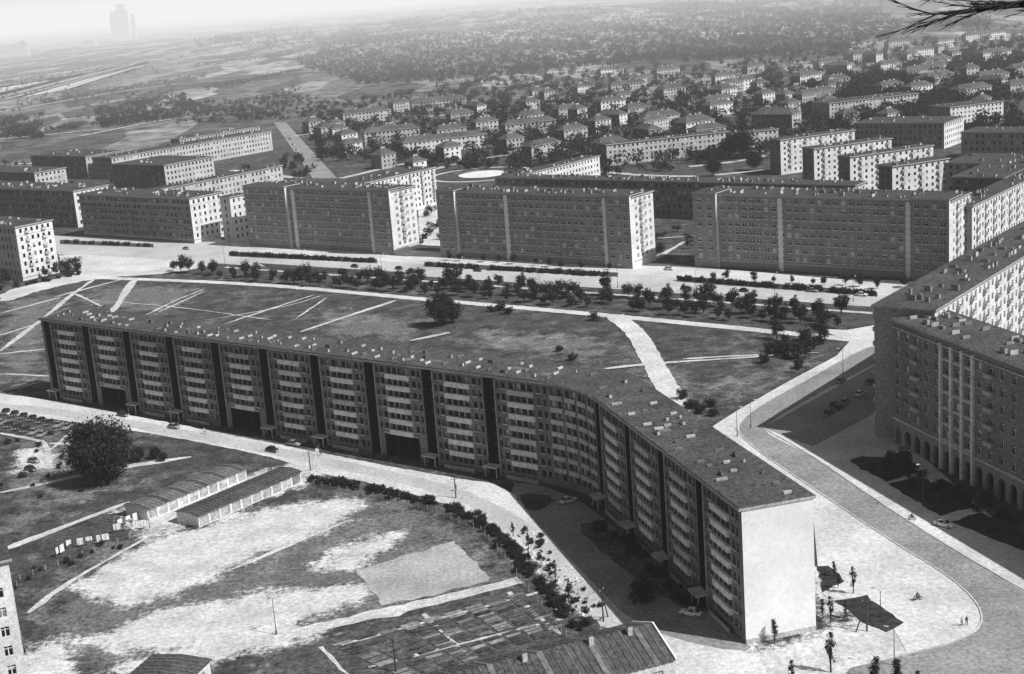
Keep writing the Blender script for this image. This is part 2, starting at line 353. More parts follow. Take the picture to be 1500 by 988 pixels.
sheet("front_street",[(-60,570),(75,586),(210,612),(430,656),(640,697),(745,712),(780,760),(930,918),(1100,950),(1140,1010),(960,1010),(880,905),(800,828),(700,752),(560,712),(460,692),(400,670),(250,640),(110,618),(-60,600)],'pave',1,.15,z=.05)
ribbon("carriageway",[(-60,590),(110,606),(250,632),(420,664),(640,712),(720,745),(800,800),(900,915)],5.,'aven',.15,z=.058)
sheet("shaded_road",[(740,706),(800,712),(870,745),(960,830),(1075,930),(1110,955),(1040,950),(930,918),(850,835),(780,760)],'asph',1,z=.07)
sheet("shrub_bed",[(838,770),(880,765),(960,830),(1040,905),(1000,890),(930,850)],'soil',1,.2,z=.1)
sheet("shrub_bed",[(760,722),(820,728),(790,752),(765,742)],'lawn',1,.2,z=.11)
sheet("play_court",[(520,836),(665,793),(722,850),(560,889)],'court',0,.4)
sheet("allotment_soil",[(390,965),(560,915),(770,858),(830,905),(850,945),(640,995),(420,1010)],'soil',0,.3)
ribbon("allotment_path",[(270,968),(420,930),(620,885),(762,850)],3.4,'path',.35)
A4=[S(480,945),S(768,866),S(835,925),(S(600,1000))]
def bil(u,v):
    a,b_,c_,d_=A4; return tuple((a[i]*(1-u)+b_[i]*u)*(1-v)+(d_[i]*(1-u)+c_[i]*u)*v for i in (0,1))
mb=MB(); rr=random.Random(5)
for i in range(9):
    for j in range(3):
        u0=i/9+.008;u1=(i+1)/9-.008*rr.choice((1,2));v0=j/3+.02;v1=(j+1)/3-.02
        nb=rr.choice((3,4,5,6))
        for k in range(nb):
            if rr.random()<.12: continue
            a0=v0+(v1-v0)*(k+.1)/nb;a1=v0+(v1-v0)*(k+.85)/nb; z=.17+.01*k
            mb.face([(*bil(u0,a0),z),(*bil(u1,a0+rr.uniform(-.005,.005)),z),(*bil(u1,a1),z),(*bil(u0,a1),z)][::-1],rr.choice(('soil','soil2','lawn','soil','pathd')))
mb.obj("allotment_beds")
for a_,b_ in (((470,948),(520,1000)),((620,900),(690,965)),((500,945),(790,868)),((540,978),(830,905)),((745,868),(822,930))):
    ribbon("allotment_path",[a_,b_],.8,'path',.16,smooth=0)
for pts,wd in [
 ([(0,808),(100,770),(190,735)],2.6),([(0,722),(60,710),(150,690),(280,670)],2.8),([(0,635),(40,642),(72,650),(68,678)],2.),([(72,650),(118,652)],1.5),
 ([(0,515),(60,470),(100,436),(140,408)],2.4),([(0,492),(75,468)],1.8),([(-10,520),(70,512)],1.5),([(0,548),(80,552)],1.6),([(60,560),(0,575)],2.2),([(80,436),(200,404)],2.),
 ([(165,458),(182,430),(200,408)],3.8),([(215,462),(262,438),(300,424)],1.4),([(232,458),(305,425)],1.2),([(330,475),(400,452),(462,432)],1.6),([(300,470),(420,450),(470,434)],1.),([(440,487),(520,460),(580,441)],2.6),
 ([(108,430),(150,450)],1.5),([(0,460),(90,436)],2.),([(600,500),(660,488)],2.5),([(885,541),(960,533),(1100,524),(1140,520)],2.2),([(1000,527),(1060,523),(1200,517)],1.6),
 ([(960,380),(1010,350)],3.),([(960,350),(1020,346)],2.),([(470,640),(455,705)],1.2),([(120,440),(260,450),(400,470)],.8),([(480,436),(430,470)],.9),([(120,620),(30,700)],1.2),([(250,770),(90,860),(40,900)],1.6),([(330,840),(520,760)],1.3)]:
    ribbon("footpath",pts,wd,'path',.14,taper=True)
ribbon("curved_path",[(900,463),(935,490),(955,530),(990,590),(1010,640)],6.5,'pave',.15)
sheet("rear_street",[(401,180),(419,180),(494,262),(458,262)],'asph',0)
sheet("yard_paving",[(612,300),(640,290),(655,345),(660,362),(615,360)],'pave',0,.3)
c=S(707,256); sheet("round_plaza",[(c[0]+15*math.cos(t*math.pi/12),c[1]+17*math.sin(t*math.pi/12)) for t in range(24)],'plasterL',0,raw=True,z=.3)
ribbon("round_path",[(c[0]+32*math.cos(t*math.pi/12),c[1]+32*math.sin(t*math.pi/12)) for t in range(25)],3,'pave',raw=True)
for pts in ([(630,250),(690,235),(760,225),(880,215)],[(500,262),(600,238),(660,232)],[(800,130),(840,152),(900,170)],[(1010,245),(1100,235),(1140,222)],[(850,250),(1000,262),(1120,250)],[(430,200),(500,190),(640,170),(830,150)],[(960,150),(1100,160),(1250,170),(1400,190)],[(1100,160),(1300,110),(1500,80)],[(100,262),(220,250),(300,262)],[(340,250),(440,262)],[(20,240),(130,240)]):
    ribbon("rear_street",pts,6,'pathd' if pts[0][1]<200 else 'aven',.3)
sheet("far_sand_bank",[(-40,132),(60,120),(120,110),(220,88),(215,98),(130,125),(60,140),(-40,152)],'path',1,6.,z=.6)
for pts,wd in (([(0,118),(200,92),(330,88)],9),([(240,70),(420,60),(560,40)],12),([(0,165),(200,130),(330,118)],7),([(350,110),(470,105)],9),([(500,75),(720,50),(900,48),(1000,30)],10),([(860,60),(1100,50),(1280,30)],14),([(120,200),(260,172),(430,160)],6),([(0,205),(150,190)],6)):
    ribbon("field_track",pts,wd,'path',1.2,z=.5+wd*.01)
# ------------------------------------------------------------------ the long bent block
def long_block():
    A=(-140.8,418.5); V=(14.3,300.); E=(35.5,220.); W=13.; H=23.9
    d1=Vector((V[0]-A[0],V[1]-A[1])).normalized(); d2=Vector((E[0]-V[0],E[1]-V[1])).normalized()
    nb1=(-d1[1],d1[0]); nb2=(-d2[1],d2[0])
    L1=math.hypot(V[0]-A[0],V[1]-A[1]); L2=math.hypot(V[0]-E[0],V[1]-E[1]); k=9.
    p1=add(V,d1,-k); p2=add(V,d2,k)
    arc=[((1-t)**2*p1[0]+2*t*(1-t)*V[0]+t*t*p2[0],(1-t)**2*p1[1]+2*t*(1-t)*V[1]+t*t*p2[1]) for t in (0,.25,.5,.75,1)]
    mb=MB(); fl=8; fh=(H-1.1)/fl; z0=.7
    rows=[(z0+fh*i+.95,z0+fh*i+2.5) for i in range(fl)]
    def module(a,d,L,passage=False):
        n=(d[1],-d[0]); s=L/19.
        r=3.4*s; rd=3.6
        a1=add(a,d,r); ai=add(a,n,-rd); a1i=add(a1,n,-rd)
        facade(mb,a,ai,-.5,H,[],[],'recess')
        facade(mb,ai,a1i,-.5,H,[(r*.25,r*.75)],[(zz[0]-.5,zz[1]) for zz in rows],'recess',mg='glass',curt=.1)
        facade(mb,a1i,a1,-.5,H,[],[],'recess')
        for (zb,zt) in rows[1:]:
            c=add(add(a,d,r/2),n,-2.6); mb.box(c,d,n,r/2-.02,.05,zb-.95,zb-.45,'soil')
        b=add(a,d,L); Lw=L-r
        cols=[(.4,1.3),(1.9,3.2)]+[(4.2+1.8*i,4.2+1.8*i+1.5) for i in range(4)]+[(12.2,13.5),(14.1,15.)]
        cols=[(x*s,y*s) for x,y in cols]
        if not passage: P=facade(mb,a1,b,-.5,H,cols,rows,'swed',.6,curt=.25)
        else:
            P=facade(mb,a1,b,6.1,H,cols,rows[2:],'swed',.6,curt=.25)
            x0,x1=1.6*s,13.*s
            for u0,u1 in ((0,x0),(x1,Lw)): mb.face([P(u0,-.5),P(u1,-.5),P(u1,6.1),P(u0,6.1)],'swed')
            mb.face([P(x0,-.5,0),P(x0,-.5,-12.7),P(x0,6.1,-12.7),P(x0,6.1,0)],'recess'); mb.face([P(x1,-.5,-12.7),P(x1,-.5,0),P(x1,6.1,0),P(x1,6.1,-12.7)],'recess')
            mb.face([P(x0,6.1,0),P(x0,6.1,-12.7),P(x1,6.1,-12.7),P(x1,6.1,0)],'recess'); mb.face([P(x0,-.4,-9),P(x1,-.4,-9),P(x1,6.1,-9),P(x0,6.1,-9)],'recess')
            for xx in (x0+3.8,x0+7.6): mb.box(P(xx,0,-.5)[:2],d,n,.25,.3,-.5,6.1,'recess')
            c=P((x0+x1)/2,0,.1)[:2]; mb.box(c,d,n,(x1-x0)/2,.1,6.0,6.5,'conc')
        for i,(zb,zt) in enumerate(rows):
            if passage and i<2: continue
            if i==0: continue
            x0,x1=3.9*s,11.5*s; c=P((x0+x1)/2,0,.3)[:2]
            mb.box(c,d,n,(x1-x0)/2,.3,zb-1.22,zb-.02,random.choice(('parapet','parapet','parapet','plasterL','plaster')))
            for xa in (1.9*s,12.2*s):
                c=P(xa+.65*s,0,.05)[:2]; mb.box(c,d,n,.75*s,.06,zb-.28,zb-.01,'plaster')
            for xa in (4.2+1.8*1-.18,4.2+1.8*2-.18,4.2+1.8*3-.18):
                if random.random()<.6: c=P(xa*s,0,.05)[:2]; mb.box(c,d,n,.1,.05,zb,zt,'plaster')
        mb.box(P(.06,0,.12)[:2],d,n,.1,.14,0,H-.3,'conc')
        if not passage:
            c=P(-1.5*s,0,1.2)[:2]; mb.box(c,d,n,2.0,1.3,2.55,2.8,'vent')
            mb.box(P(-3.1*s,0,1.9)[:2],d,n,.12,.12,0,2.55,'conc'); mb.box(P(.2*s,0,1.9)[:2],d,n,.12,.12,0,2.55,'conc')
            mb.box(P(Lw*.45,0,.9)[:2],d,n,Lw*.3,.08,0,.9,'conc')
    n1=10; Ls=(L1-k-1.2)/n1
    facade(mb,A,add(A,d1,1.2),-.5,H,[],[],'swed')
    for i in range(n1): module(add(A,d1,1.2+Ls*i),d1,Ls,passage=i in (1,4,7))
    for i in range(4):
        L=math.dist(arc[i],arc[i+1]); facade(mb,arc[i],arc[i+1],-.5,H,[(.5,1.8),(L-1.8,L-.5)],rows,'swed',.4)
        dd=Vector((arc[i+1][0]-arc[i][0],arc[i+1][1]-arc[i][1])).normalized(); nn=(dd[1],-dd[0]); c=add(((arc[i][0]+arc[i+1][0])/2,(arc[i][1]+arc[i+1][1])/2),nn,.15)
        for (zb,zt) in rows[1:]: mb.box(c,dd,nn,L/2-.4,.15,zb-1.1,zb-.02,'plaster')
    n2=4; Ls=(L2-k-1.)/n2
    for i in range(n2): module(add(p2,d2,Ls*i),d2,Ls)
    facade(mb,add(E,d2,-1.),E,-.5,H,[],[],'swed')
    Eb=add(E,nb2,W); Ab=add(A,nb1,W)
    mv=Vector(nb1)+Vector(nb2); mv=mv/(1+Vector(nb1).dot(Vector(nb2))); Vb=(V[0]+mv[0]*W,V[1]+mv[1]*W)
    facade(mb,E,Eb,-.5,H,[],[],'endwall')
    L=math.dist(Eb,Vb); facade(mb,Eb,Vb,-.5,H,wcols(L,3.2,1.5),rows,'plaster',.25)
    L=math.dist(Ab,Vb); facade(mb,Vb,Ab,-.5,H,wcols(L,3.2,1.5),rows,'plaster',.25)
    facade(mb,Ab,A,-.5,H,[],[],'swed')
    q=add(add(E,nb2,W/2),d2,.06); mb.box(q,nb2,d2,W/2,.06,-.2,.9,'plaster')
    o=.5
    fr=[add(add(A,nb1,-o),d1,-o)]+[add(p,((nb1[0]+(nb2[0]-nb1[0])*t),(nb1[1]+(nb2[1]-nb1[1])*t)),-o) for p,t in zip(arc,(0,.25,.5,.75,1))]+[add(add(E,nb2,-o),d2,o*.3)]
    bk=[add(add(Eb,nb2,o),d2,o*.3),(V[0]+mv[0]*(W+o),V[1]+mv[1]*(W+o)),add(add(Ab,nb1,o),d1,-o)]
    mb.prism(fr+bk,H,H+.5,'conc','tar')
    for (base,d,nb,L) in ((A,d1,nb1,L1),(V,d2,nb2,L2)):
        t=3.
        while t<L-2:
            for rr in (3.0,6.3,9.6):
                if random.random()<(.8 if rr!=6.3 else .4):
                    q=add(add(base,d,t+random.uniform(-1.3,1.3)),nb,rr+random.uniform(-1,1)); u=random.random(); mm=random.choice(('vent','conc','vent','rib'))
                    if u<.5: mb.box(q,nb,d,random.uniform(.5,1.1),.2,H+.5,H+.95,mm,mm)
                    elif u<.8: mb.box(q,d,nb,random.uniform(.4,.8),.28,H+.5,H+1.2,mm,'tarD')
                    else: mb.box(q,d,nb,.22,.22,H+.5,H+1.1,mm,'tarD')
            t+=4.2
        t=6.
        while t<L-6:
            q=add(add(base,d,t),nb,6.4); mb.box(q,d,nb,.06,5.6,H+.49,H+.53,'rib')
            if random.random()<.4: q=add(add(base,d,t+2),nb,random.uniform(3,9)); mb.box(q,d,nb,random.uniform(.8,1.8),random.uniform(.6,1.4),H+.49,H+.515,random.choice(('rib','tarD')))
            t+=random.uniform(7,12)
    for (p,q) in ((fr[0],fr[1]),(fr[5],fr[6])):
        d=Vector((q[0]-p[0],q[1]-p[1])).normalized(); L=math.dist(p,q); nb=(-d[1],d[0]); c=add(((p[0]+q[0])/2,(p[1]+q[1])/2),nb,.16); mb.box(c,d,nb,L/2-.2,.14,H+.49,H+.68,'tarD')
    for t in (.12,.3,.5,.72,.9):
        q=add(add(A,d1,L1*t),nb1,6.); mb.box(q,d1,nb1,.05,.05,H+.4,H+3.2,'metal'); mb.box(q,d1,nb1,.6,.03,H+3.,H+3.06,'metal')
    mb.obj("long_apartment_block")
    for (p,d,nb,L) in ((A,d1,nb1,L1),(V,d2,nb2,L2)):
        q=add(add(p,d,L/2),nb,W/2); FP.append((q[0],q[1],tuple(d),nb,L/2,W/2))
long_block()
# ------------------------------------------------------------------ right-hand buildings
def right_buildings():
    g1=(math.cos(math.radians(-37.2)),math.sin(math.radians(-37.2)))
    c0=add((84.8,322.8),g1,14.5)
    block("corner_apartment_block",0,0,0,0,31.9,9,La=14.5,Lb=150,c=c0,wl='brick',wr='plasterL',bay=3.1,ww=1.5,chim=2.6,mull=True,balc=True,roofm='tar',plain=(0,))
    mb=MB(); d=Vector((.262,-.965)).normalized(); d=(d[0],d[1]); n=(d[1],-d[0]); nb=(-n[0],-n[1])
    Sx=(87.6,317.); L=96.; H=29.8; E=add(Sx,d,L); W=14.
    ga=6.2; bay=4.; nb_=int(L/bay)
    def P(x,z,o=0.): return (Sx[0]+d[0]*x+n[0]*o,Sx[1]+d[1]*x+n[1]*o,z)
    for i in range(nb_):
        x0=i*bay; xa=x0+.75; xb=x0+bay-.75; r=(xb-xa)/2; xm=(xa+xb)/2; sp=3.3
        mb.face([P(x0,-.5),P(xa,-.5),P(xa,ga),P(x0,ga)],'brick'); mb.face([P(xb,-.5),P(x0+bay,-.5),P(x0+bay,ga),P(xb,ga)],'brick')
        K=8; arc=[(xm-r*math.cos(math.pi*j/K),sp+r*math.sin(math.pi*j/K)) for j in range(K+1)]
        for j in range(K):
            (u0,v0),(u1,v1)=arc[j],arc[j+1]
            mb.face([P(u0,v0),P(u1,v1),P(u1,ga),P(u0,ga)],'brick'); mb.face([P(u0,v0),P(u0,v0,-.7),P(u1,v1,-.7),P(u1,v1)],'brick')
        mb.face([P(xa,-.5),P(xa,-.5,-.7),P(xa,sp,-.7),P(xa,sp)],'brick'); mb.face([P(xb,-.5,-.7),P(xb,-.5),P(xb,sp),P(xb,sp,-.7)],'brick')
        mb.face([P(xa+.2,.3,-3.4),P(xb-.2,.3,-3.4),P(xb-.2,3.6,-3.4),P(xa+.2,3.6,-3.4)],'glass')
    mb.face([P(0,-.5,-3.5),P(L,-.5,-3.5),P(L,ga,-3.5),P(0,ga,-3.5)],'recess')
    cols=[(i*bay+bay/2-.8,i*bay+bay/2+.8) for i in range(nb_)]
    fh=(H-1.6-ga)/6; rows=[(ga+.4+fh*i+.9,ga+.4+fh*i+2.7) for i in range(6)]
    facade(mb,Sx,E,ga,H,cols,rows,'brickd',.4,mull=True,sill='conc',curt=.35)
    for x0 in (20.,52.,84.):
        for j in range(4): c=P(x0+j*bay,0,.3)[:2]; mb.box(c,d,n,.28,.3,0,H-1.,'parapet')
        for (zb,zt) in rows: mb.box(P(x0+1.5*bay,0,.12)[:2],d,n,1.5*bay-.3,.12,zb-.75,zb-.26,'plaster')
    for x0 in (8,36,68):
        for (zb,zt) in rows[1:]: mb.box(P(x0+2.,0,.55)[:2],d,n,1.5,.45,zb-.6,zb+.3,'conc')
    mb.box(P(L/2,0,.2)[:2],d,n,L/2,.2,ga+.02,ga+.5,'plaster'); mb.box(P(L/2,0,.2)[:2],d,n,L/2,.2,H-1.6,H-1.35,'plaster')
    Eb=add(E,nb,W); Sb=add(Sx,nb,W)
    facade(mb,E,Eb,-.5,H,wcols(W,3.5,1.4),rows,'brick',.25); facade(mb,Eb,Sb,-.5,H,wcols(L,3.5,1.4),rows,'brick',.25)
    o=.5; mb.prism([add(add(Sx,nb,-o),d,0),add(add(E,nb,-o),d,o),add(add(Eb,nb,o),d,o),add(Sb,nb,o)],H,H+.5,'conc','tar')
    for t in np.arange(4,L-2,2.6):
        for rr in (3.,7.,11.):
            if random.random()<.6:
                q=add(add(Sx,d,t+random.uniform(-1,1)),nb,rr+random.uniform(-.8,.8)); a=random.random()<.5; mm=random.choice(('conc','brick','vent'))
                mb.box(q,d,nb,.9 if a else .3,.3 if a else .9,H+.5,H+random.uniform(1.,1.6),mm,random.choice(('rib','tarD')))
    mb.obj("arcaded_apartment_block"); q=add(add(Sx,d,L/2),nb,W/2); FP.append((q[0],q[1],d,nb,L/2,W/2))
right_buildings()
# ------------------------------------------------------------------ avenue blocks etc
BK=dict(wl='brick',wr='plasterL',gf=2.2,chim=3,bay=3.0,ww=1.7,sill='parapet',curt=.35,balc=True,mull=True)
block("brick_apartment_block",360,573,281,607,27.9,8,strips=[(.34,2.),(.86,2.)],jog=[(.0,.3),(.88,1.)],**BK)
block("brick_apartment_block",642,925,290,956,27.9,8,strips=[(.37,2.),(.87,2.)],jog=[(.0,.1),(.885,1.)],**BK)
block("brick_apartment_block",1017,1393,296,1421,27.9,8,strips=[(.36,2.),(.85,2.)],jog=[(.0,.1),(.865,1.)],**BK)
block("apartment_block",1390,1424,303,1560,24,7,wl='brick',wr='plasterL',chim=2,balc=True)
block("apartment_block",745,1252,273,1262,17,5,wl='brickd',wr='plaster',Lb=12,chim=2)
block("apartment_block",1395,1470,262,1540,20,6,wl='brickd',wr='plaster',chim=2)
block("brick_apartment_block",115,277,292,325,22,6,gf=1.2,chim=2,wl='brickd',wr='plasterL',sill='plaster',curt=.4)
block("apartment_block",-120,22,334,76,24,6,wl='plaster',wr='plasterL',gf=1,chim=1,balc=True,bay=2.8)
block("apartment_block",215,232,279,413,18,5,wr='plaster')
block("apartment_block",-60,107,281,158,20,5,wl='brickd',wr='plasterL',chim=2,sill='plaster')
block("apartment_block",163,240,243,312,18,5,wl='brickd',wr='plaster')
block("apartment_block",135,163,232,397,15,4,wr='plaster')
block("apartment_block",-40,50,254,96,18,5,wl='brickd',wr='plaster')
block("apartment_block",45,125,230,180,16,4,wl='brickd',wr='plaster')
block("apartment_block",250,263,205,380,14,4,wr='plaster')
block("apartment_block",490,520,272,637,20,6,wr='plasterL',balc=True)
block("apartment_block",725,745,262,878,14,4,wr='plasterL')
block("apartment_block",326,336,290,362,22,6,wr='plasterL',wl='plaster')
for (a,b_,c_,d_) in ((1127,1143,206,1252),(1175,1192,219,1306),(1228,1245,231,1367),(1287,1307,245,1390)):
    block("apartment_block",a,b_,c_,d_,19,6,ang=-66,wr='plasterL',wl='brickd',balc=True,bay=3.4)
block("apartment_block",878,888,213,1069,13,4,ang=-73,wl='brickd',wr='plaster')
block("apartment_block",1063,1072,197,1140,13,4,ang=-73,wl='brickd',wr='plaster')
block("apartment_block",1250,1383,181,1412,15,4,wl='brick',wr='plasterL')
block("apartment_block",1408,1560,195,1580,15,4,wl='brick',wr='plasterL')
block("apartment_block",1190,1215,152,1345,12,4,ang=-70,wr='plaster')
block("apartment_block",1360,1392,158,1470,12,4,ang=-70,wr='plasterL')
block("apartment_block",1385,1560,242,1590,17,5,wl='brick',wr='plaster')
HS=[(742,205,9,14,-55),(826,192,9,20,-55),(872,178,9,14,-55),(650,217,10,12,-55),(558,228,10,12,-45),(500,198,9,14,-50),
(590,210,9,55,-73),(533,195,9,40,-73),(740,184,9,38,-73),(697,180,9,18,-60),(603,151,9,50,-73),(502,168,9,42,-73),(470,188,12,12,-50),(452,180,10,14,-50),
(770,150,9,14,-60),(818,161,9,22,-60),(846,128,9,12,-60),(895,125,9,34,-73),(920,160,10,20,-55),(945,172,9,26,-70),(1005,181,12,24,-60),(972,132,12,24,-55),
(880,103,9,28,-70),(962,103,9,26,-70),(1057,132,14,18,-55),(1117,138,9,14,-55),(1085,118,9,16,-60),(1172,112,12,26,-60),(1213,124,10,14,-60),(1020,192,9,22,-60),
(1160,168,30,12,-45),(1290,95,9,26,-65),(1350,98,9,26,-65),(1302,62,9,30,-70),(1375,60,10,26,-60),(1415,52,9,55,-70),(1435,112,9,30,-65),(1405,132,9,30,-65),(1335,128,9,22,-60),
(660,168,9,20,-65),(760,170,9,20,-70),(640,192,9,22,-65),(880,150,9,22,-65),(1040,155,9,22,-60),(1250,80,9,30,-68),(1330,75,9,34,-68),(1440,78,9,34,-68),(1480,125,9,30,-68),(1200,92,9,22,-60),(1095,98,9,22,-60),(560,190,9,16,-60),(605,238,8,10,-50)]
for (x,y,a,b_,an) in HS:
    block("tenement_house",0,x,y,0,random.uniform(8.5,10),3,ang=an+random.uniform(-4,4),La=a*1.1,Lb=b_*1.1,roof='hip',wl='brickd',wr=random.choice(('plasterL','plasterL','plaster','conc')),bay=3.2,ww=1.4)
rs=random.Random(3); k=0; tries=0
while k<45 and tries<3000:
    tries+=1; x=rs.uniform(450,1500); y=rs.uniform(90,240) if x<1150 else rs.uniform(55,190)
    if y<235-.115*(x-450)-60: continue
    a,b_=rs.choice(((9,14),(10,22),(24,10),(9,30),(10,14),(10,44)))
    p=S(x,y)
    if any(math.hypot(p[0]-f[0],p[1]-f[1])<max(a,b_)*.55+max(f[4],f[5])*.85+6 for f in FP): continue
    if inside_fp(*p,14): continue
    block("tenement_house",0,0,0,0,rs.uniform(7,10),3,ang=rs.uniform(-75,-38),La=a,Lb=b_,c=p,roof='hip',wl='brickd',wr=rs.choice(('conc','plaster','plasterL')),bay=3.2,ww=1.4); k+=1
# ------------------------------------------------------------------ garages, sheds
def shed(name,xl,xc,yc,xr,H,ang,wall,rise=.5,doors=True,c=None,La=None,Lb=None,rm='tar'):
    a=math.radians(ang); g1=(math.cos(a),math.sin(a)); g2=(-g1[1],g1[0]); c0=c or S(xc,yc,H)
    La=La or solve(c0,(-g1[0],-g1[1]),H,xl,-1); Lb=Lb or solve(c0,g2,H,xr,1)
    mb=MB(); cl=add(c0,g1,-La); crr=add(c0,g2,Lb); cb=add(cl,g2,Lb)
    n=int(Lb/3.); s=Lb/n
    facade(mb,cl,c0,-.3,H,[],[],wall); facade(mb,c0,crr,-.3,H,[(s*i+.3,s*(i+1)-.3) for i in range(n)] if doors else wcols(Lb,3.,1.2),[(.05,2.2)] if doors else [(1.,2.)],wall,.15,mg='conc' if doors else 'glass',curt=.3); facade(mb,crr,cb,-.3,H,[],[],wall); facade(mb,cb,cl,-.3,H,[],[],wall)
    o=.4; N=int(Lb/1.1)
    e0=add(add(c0,g1,o),g2,-o); e1=add(add(cl,g1,-o),g2,-o); m0=add(add(c0,g1,-La/2),g2,-o); LL=Lb+2*o
    for (p,q,zp,zq) in ((e0,m0,H+.02,H+rise),(m0,e1,H+rise,H+.02)):
        for i in range(N):
            t0=LL*i/N; t1=LL*(i+.86)/N; t2=LL*(i+1)/N; h=.09
            A0=add(p,g2,t0);A1=add(p,g2,t1);A2=add(p,g2,t2);B0=add(q,g2,t0);B1=add(q,g2,t1);B2=add(q,g2,t2)
            mb.face([(*A0,zp),(*A1,zp),(*B1,zq),(*B0,zq)],rm if (i*7)%5 else 'tar'); mb.face([(*A1,zp+h),(*A2,zp+h),(*B2,zq+h),(*B1,zq+h)],'rib')
            mb.face([(*A1,zp),(*A1,zp+h),(*B1,zq+h),(*B1,zq)],'tar'); mb.face([(*A2,zp),(*A2,zp+h),(*B2,zq+h),(*B2,zq)],'tar')
    for base in (c0,crr):
        l=add(base,g1,-La); mm=add(base,g1,-La/2); mb.face([(*base,H),(*mm,H+rise),(*l,H)],wall)
    mb.obj(name)
shed("garage_row",183,215,747,360,2.6,-37.2,'plasterL',rm='rib')
shed("garage_row",258,290,757,440,2.6,-37.2,'plasterL')
def workshop():
    H=5.;rz=8.
    r1=S(955,913,rz); r0=S(560,1012,rz); d=Vector((r1[0]-r0[0],r1[1]-r0[1])).normalized(); L=math.dist(r0,r1); n=(d[1],-d[0]); e=S(992,966,H)
    hw=abs((e[0]-r1[0])*n[0]+(e[1]-r1[1])*n[1]); hw=max(5,min(hw,9)); mb=MB()
    f0=add(r0,n,hw-.3);f1=add(r1,n,hw-.3);b0=add(r0,n,-hw+.3);b1=add(r1,n,-hw+.3)
    facade(mb,f0,f1,-.3,H,wcols(L,4,2.),[(1.6,3.6)],'plasterL',.2); facade(mb,f1,b1,-.3,H,[(hw-2,hw+1)],[(.1,3.)],'plasterL'); facade(mb,b1,b0,-.3,H,[],[],'plasterL'); facade(mb,b0,f0,-.3,H,[],[],'plasterL')
    mb.face([(*f1,H),(*b1,H),(*r1,rz-.12)],'plasterL')
    N=int(L/1.2)
    for i in range(N):
        for sgn in (1,-1):
            a0=add(r0,d,L*i/N);a1=add(r0,d,L*(i+.86)/N);a2=add(r0,d,L*(i+1)/N)
            for (u,v,h,mm) in ((a0,a1,0,'rib' if (i*5)%7==0 else 'tar'),(a1,a2,.12,'rib' if i%4==0 else 'tar')):
                ea=add(u,n,sgn*hw);eb=add(v,n,sgn*hw); f=[(*ea,H-.1+h),(*eb,H-.1+h),(*v,rz+h),(*u,rz+h)]
                mb.face(f if sgn>0 else f[::-1],mm)
    for sgn in (1,-1):
        e_=add(r1,n,sgn*hw); q=add(r1,d,.25); e2=add(e_,d,.25)
        mb.face([(*e2,H-.35),(*q,rz-.1),(*q,rz+.2),(*e2,H+.05)],'frame'); mb.face([(*e_,H+.06),(*e2,H+.05),(*q,rz+.2),(*r1,rz+.21)],'frame')
    for t in (.5,.75,.9):
        q=add(add(r0,d,L*t),n,1.); mb.box(q,d,n,.4,.4,rz-1,rz+1.,'plaster','tarD')
    mb.obj("workshop_building")
workshop()
c=S(272,1000,3.); shed("shed",0,0,0,0,3.,-18,'plasterL',c=(c[0],c[1]),La=11,Lb=8,doors=False)
cc=S(12,822,25.); block("apartment_block",0,0,0,0,25.,7,ang=24,La=40,Lb=12,c=cc,wl='plasterL',wr='plasterL',mull=True,bay=2.4,ww=1.4)
# ------------------------------------------------------------------ vegetation
def tri_obj(name,V,mts,extra=None,link=True):
    me=bpy.data.meshes.new(name); V=np.asarray(V,dtype=np.float32).reshape(-1,3); n=len(V)//3
    ev,ef,em=([],[],[]) if extra is None else extra
    allv=np.concatenate([V,np.array(ev,dtype=np.float32).reshape(-1,3)]) if len(ev) else V
    me.vertices.add(len(allv)); me.vertices.foreach_set("co",allv.ravel())
    loops=np.arange(n*3); ls=np.arange(0,n*3,3)
    fl=[x+len(V) for f in ef for x in f]; st_=[];k_=n*3
    for f in ef: st_.append(k_); k_+=len(f)
    loops=np.concatenate([loops,np.array(fl,dtype=int)]).astype(np.int32); ls=np.concatenate([ls,np.array(st_,dtype=int)]).astype(np.int32)
    me.loops.add(len(loops)); me.loops.foreach_set("vertex_index",loops); me.polygons.add(len(ls)); me.polygons.foreach_set("loop_start",ls)
    me.polygons.foreach_set("material_index",np.array([0]*n+list(em),dtype=np.int32))
    for m_ in mts: me.materials.append(MT[m_])
    me.update(calc_edges=True); me.validate()
    if not link: return me
    o=bpy.data.objects.new(name,me); scene.collection.objects.link(o); return o
def leaves(C,R,n,size,r):
    k=len(C); c=np.repeat(C,n,0); rr=np.repeat(R,n,0); g=r.normal(size=(k*n,3)); g/=np.linalg.norm(g,axis=1,keepdims=True)+1e-9
    c=c+g*rr*(r.random((k*n,1))**.45)
    t=r.normal(size=(k*n,3,3)); t/=np.linalg.norm(t,axis=2,keepdims=True)+1e-9
    s=size*(.6+.8*r.random((k*n,1,1)))
    return (c[:,None,:]+t*s).reshape(-1,3)
def cyl(p0,p1,r0,r1,V,Fc,n=6):
    p0=Vector(p0);p1=Vector(p1); d=(p1-p0).normalized(); a=d.orthogonal().normalized(); b=d.cross(a); i0=len(V)
    for (p,r) in ((p0,r0),(p1,r1)):
        for k in range(n):
            t=2*math.pi*k/n; V.append(tuple(p+a*math.cos(t)*r+b*math.sin(t)*r))
    for k in range(n): Fc.append((i0+k,i0+(k+1)%n,i0+n+(k+1)%n,i0+n+k))
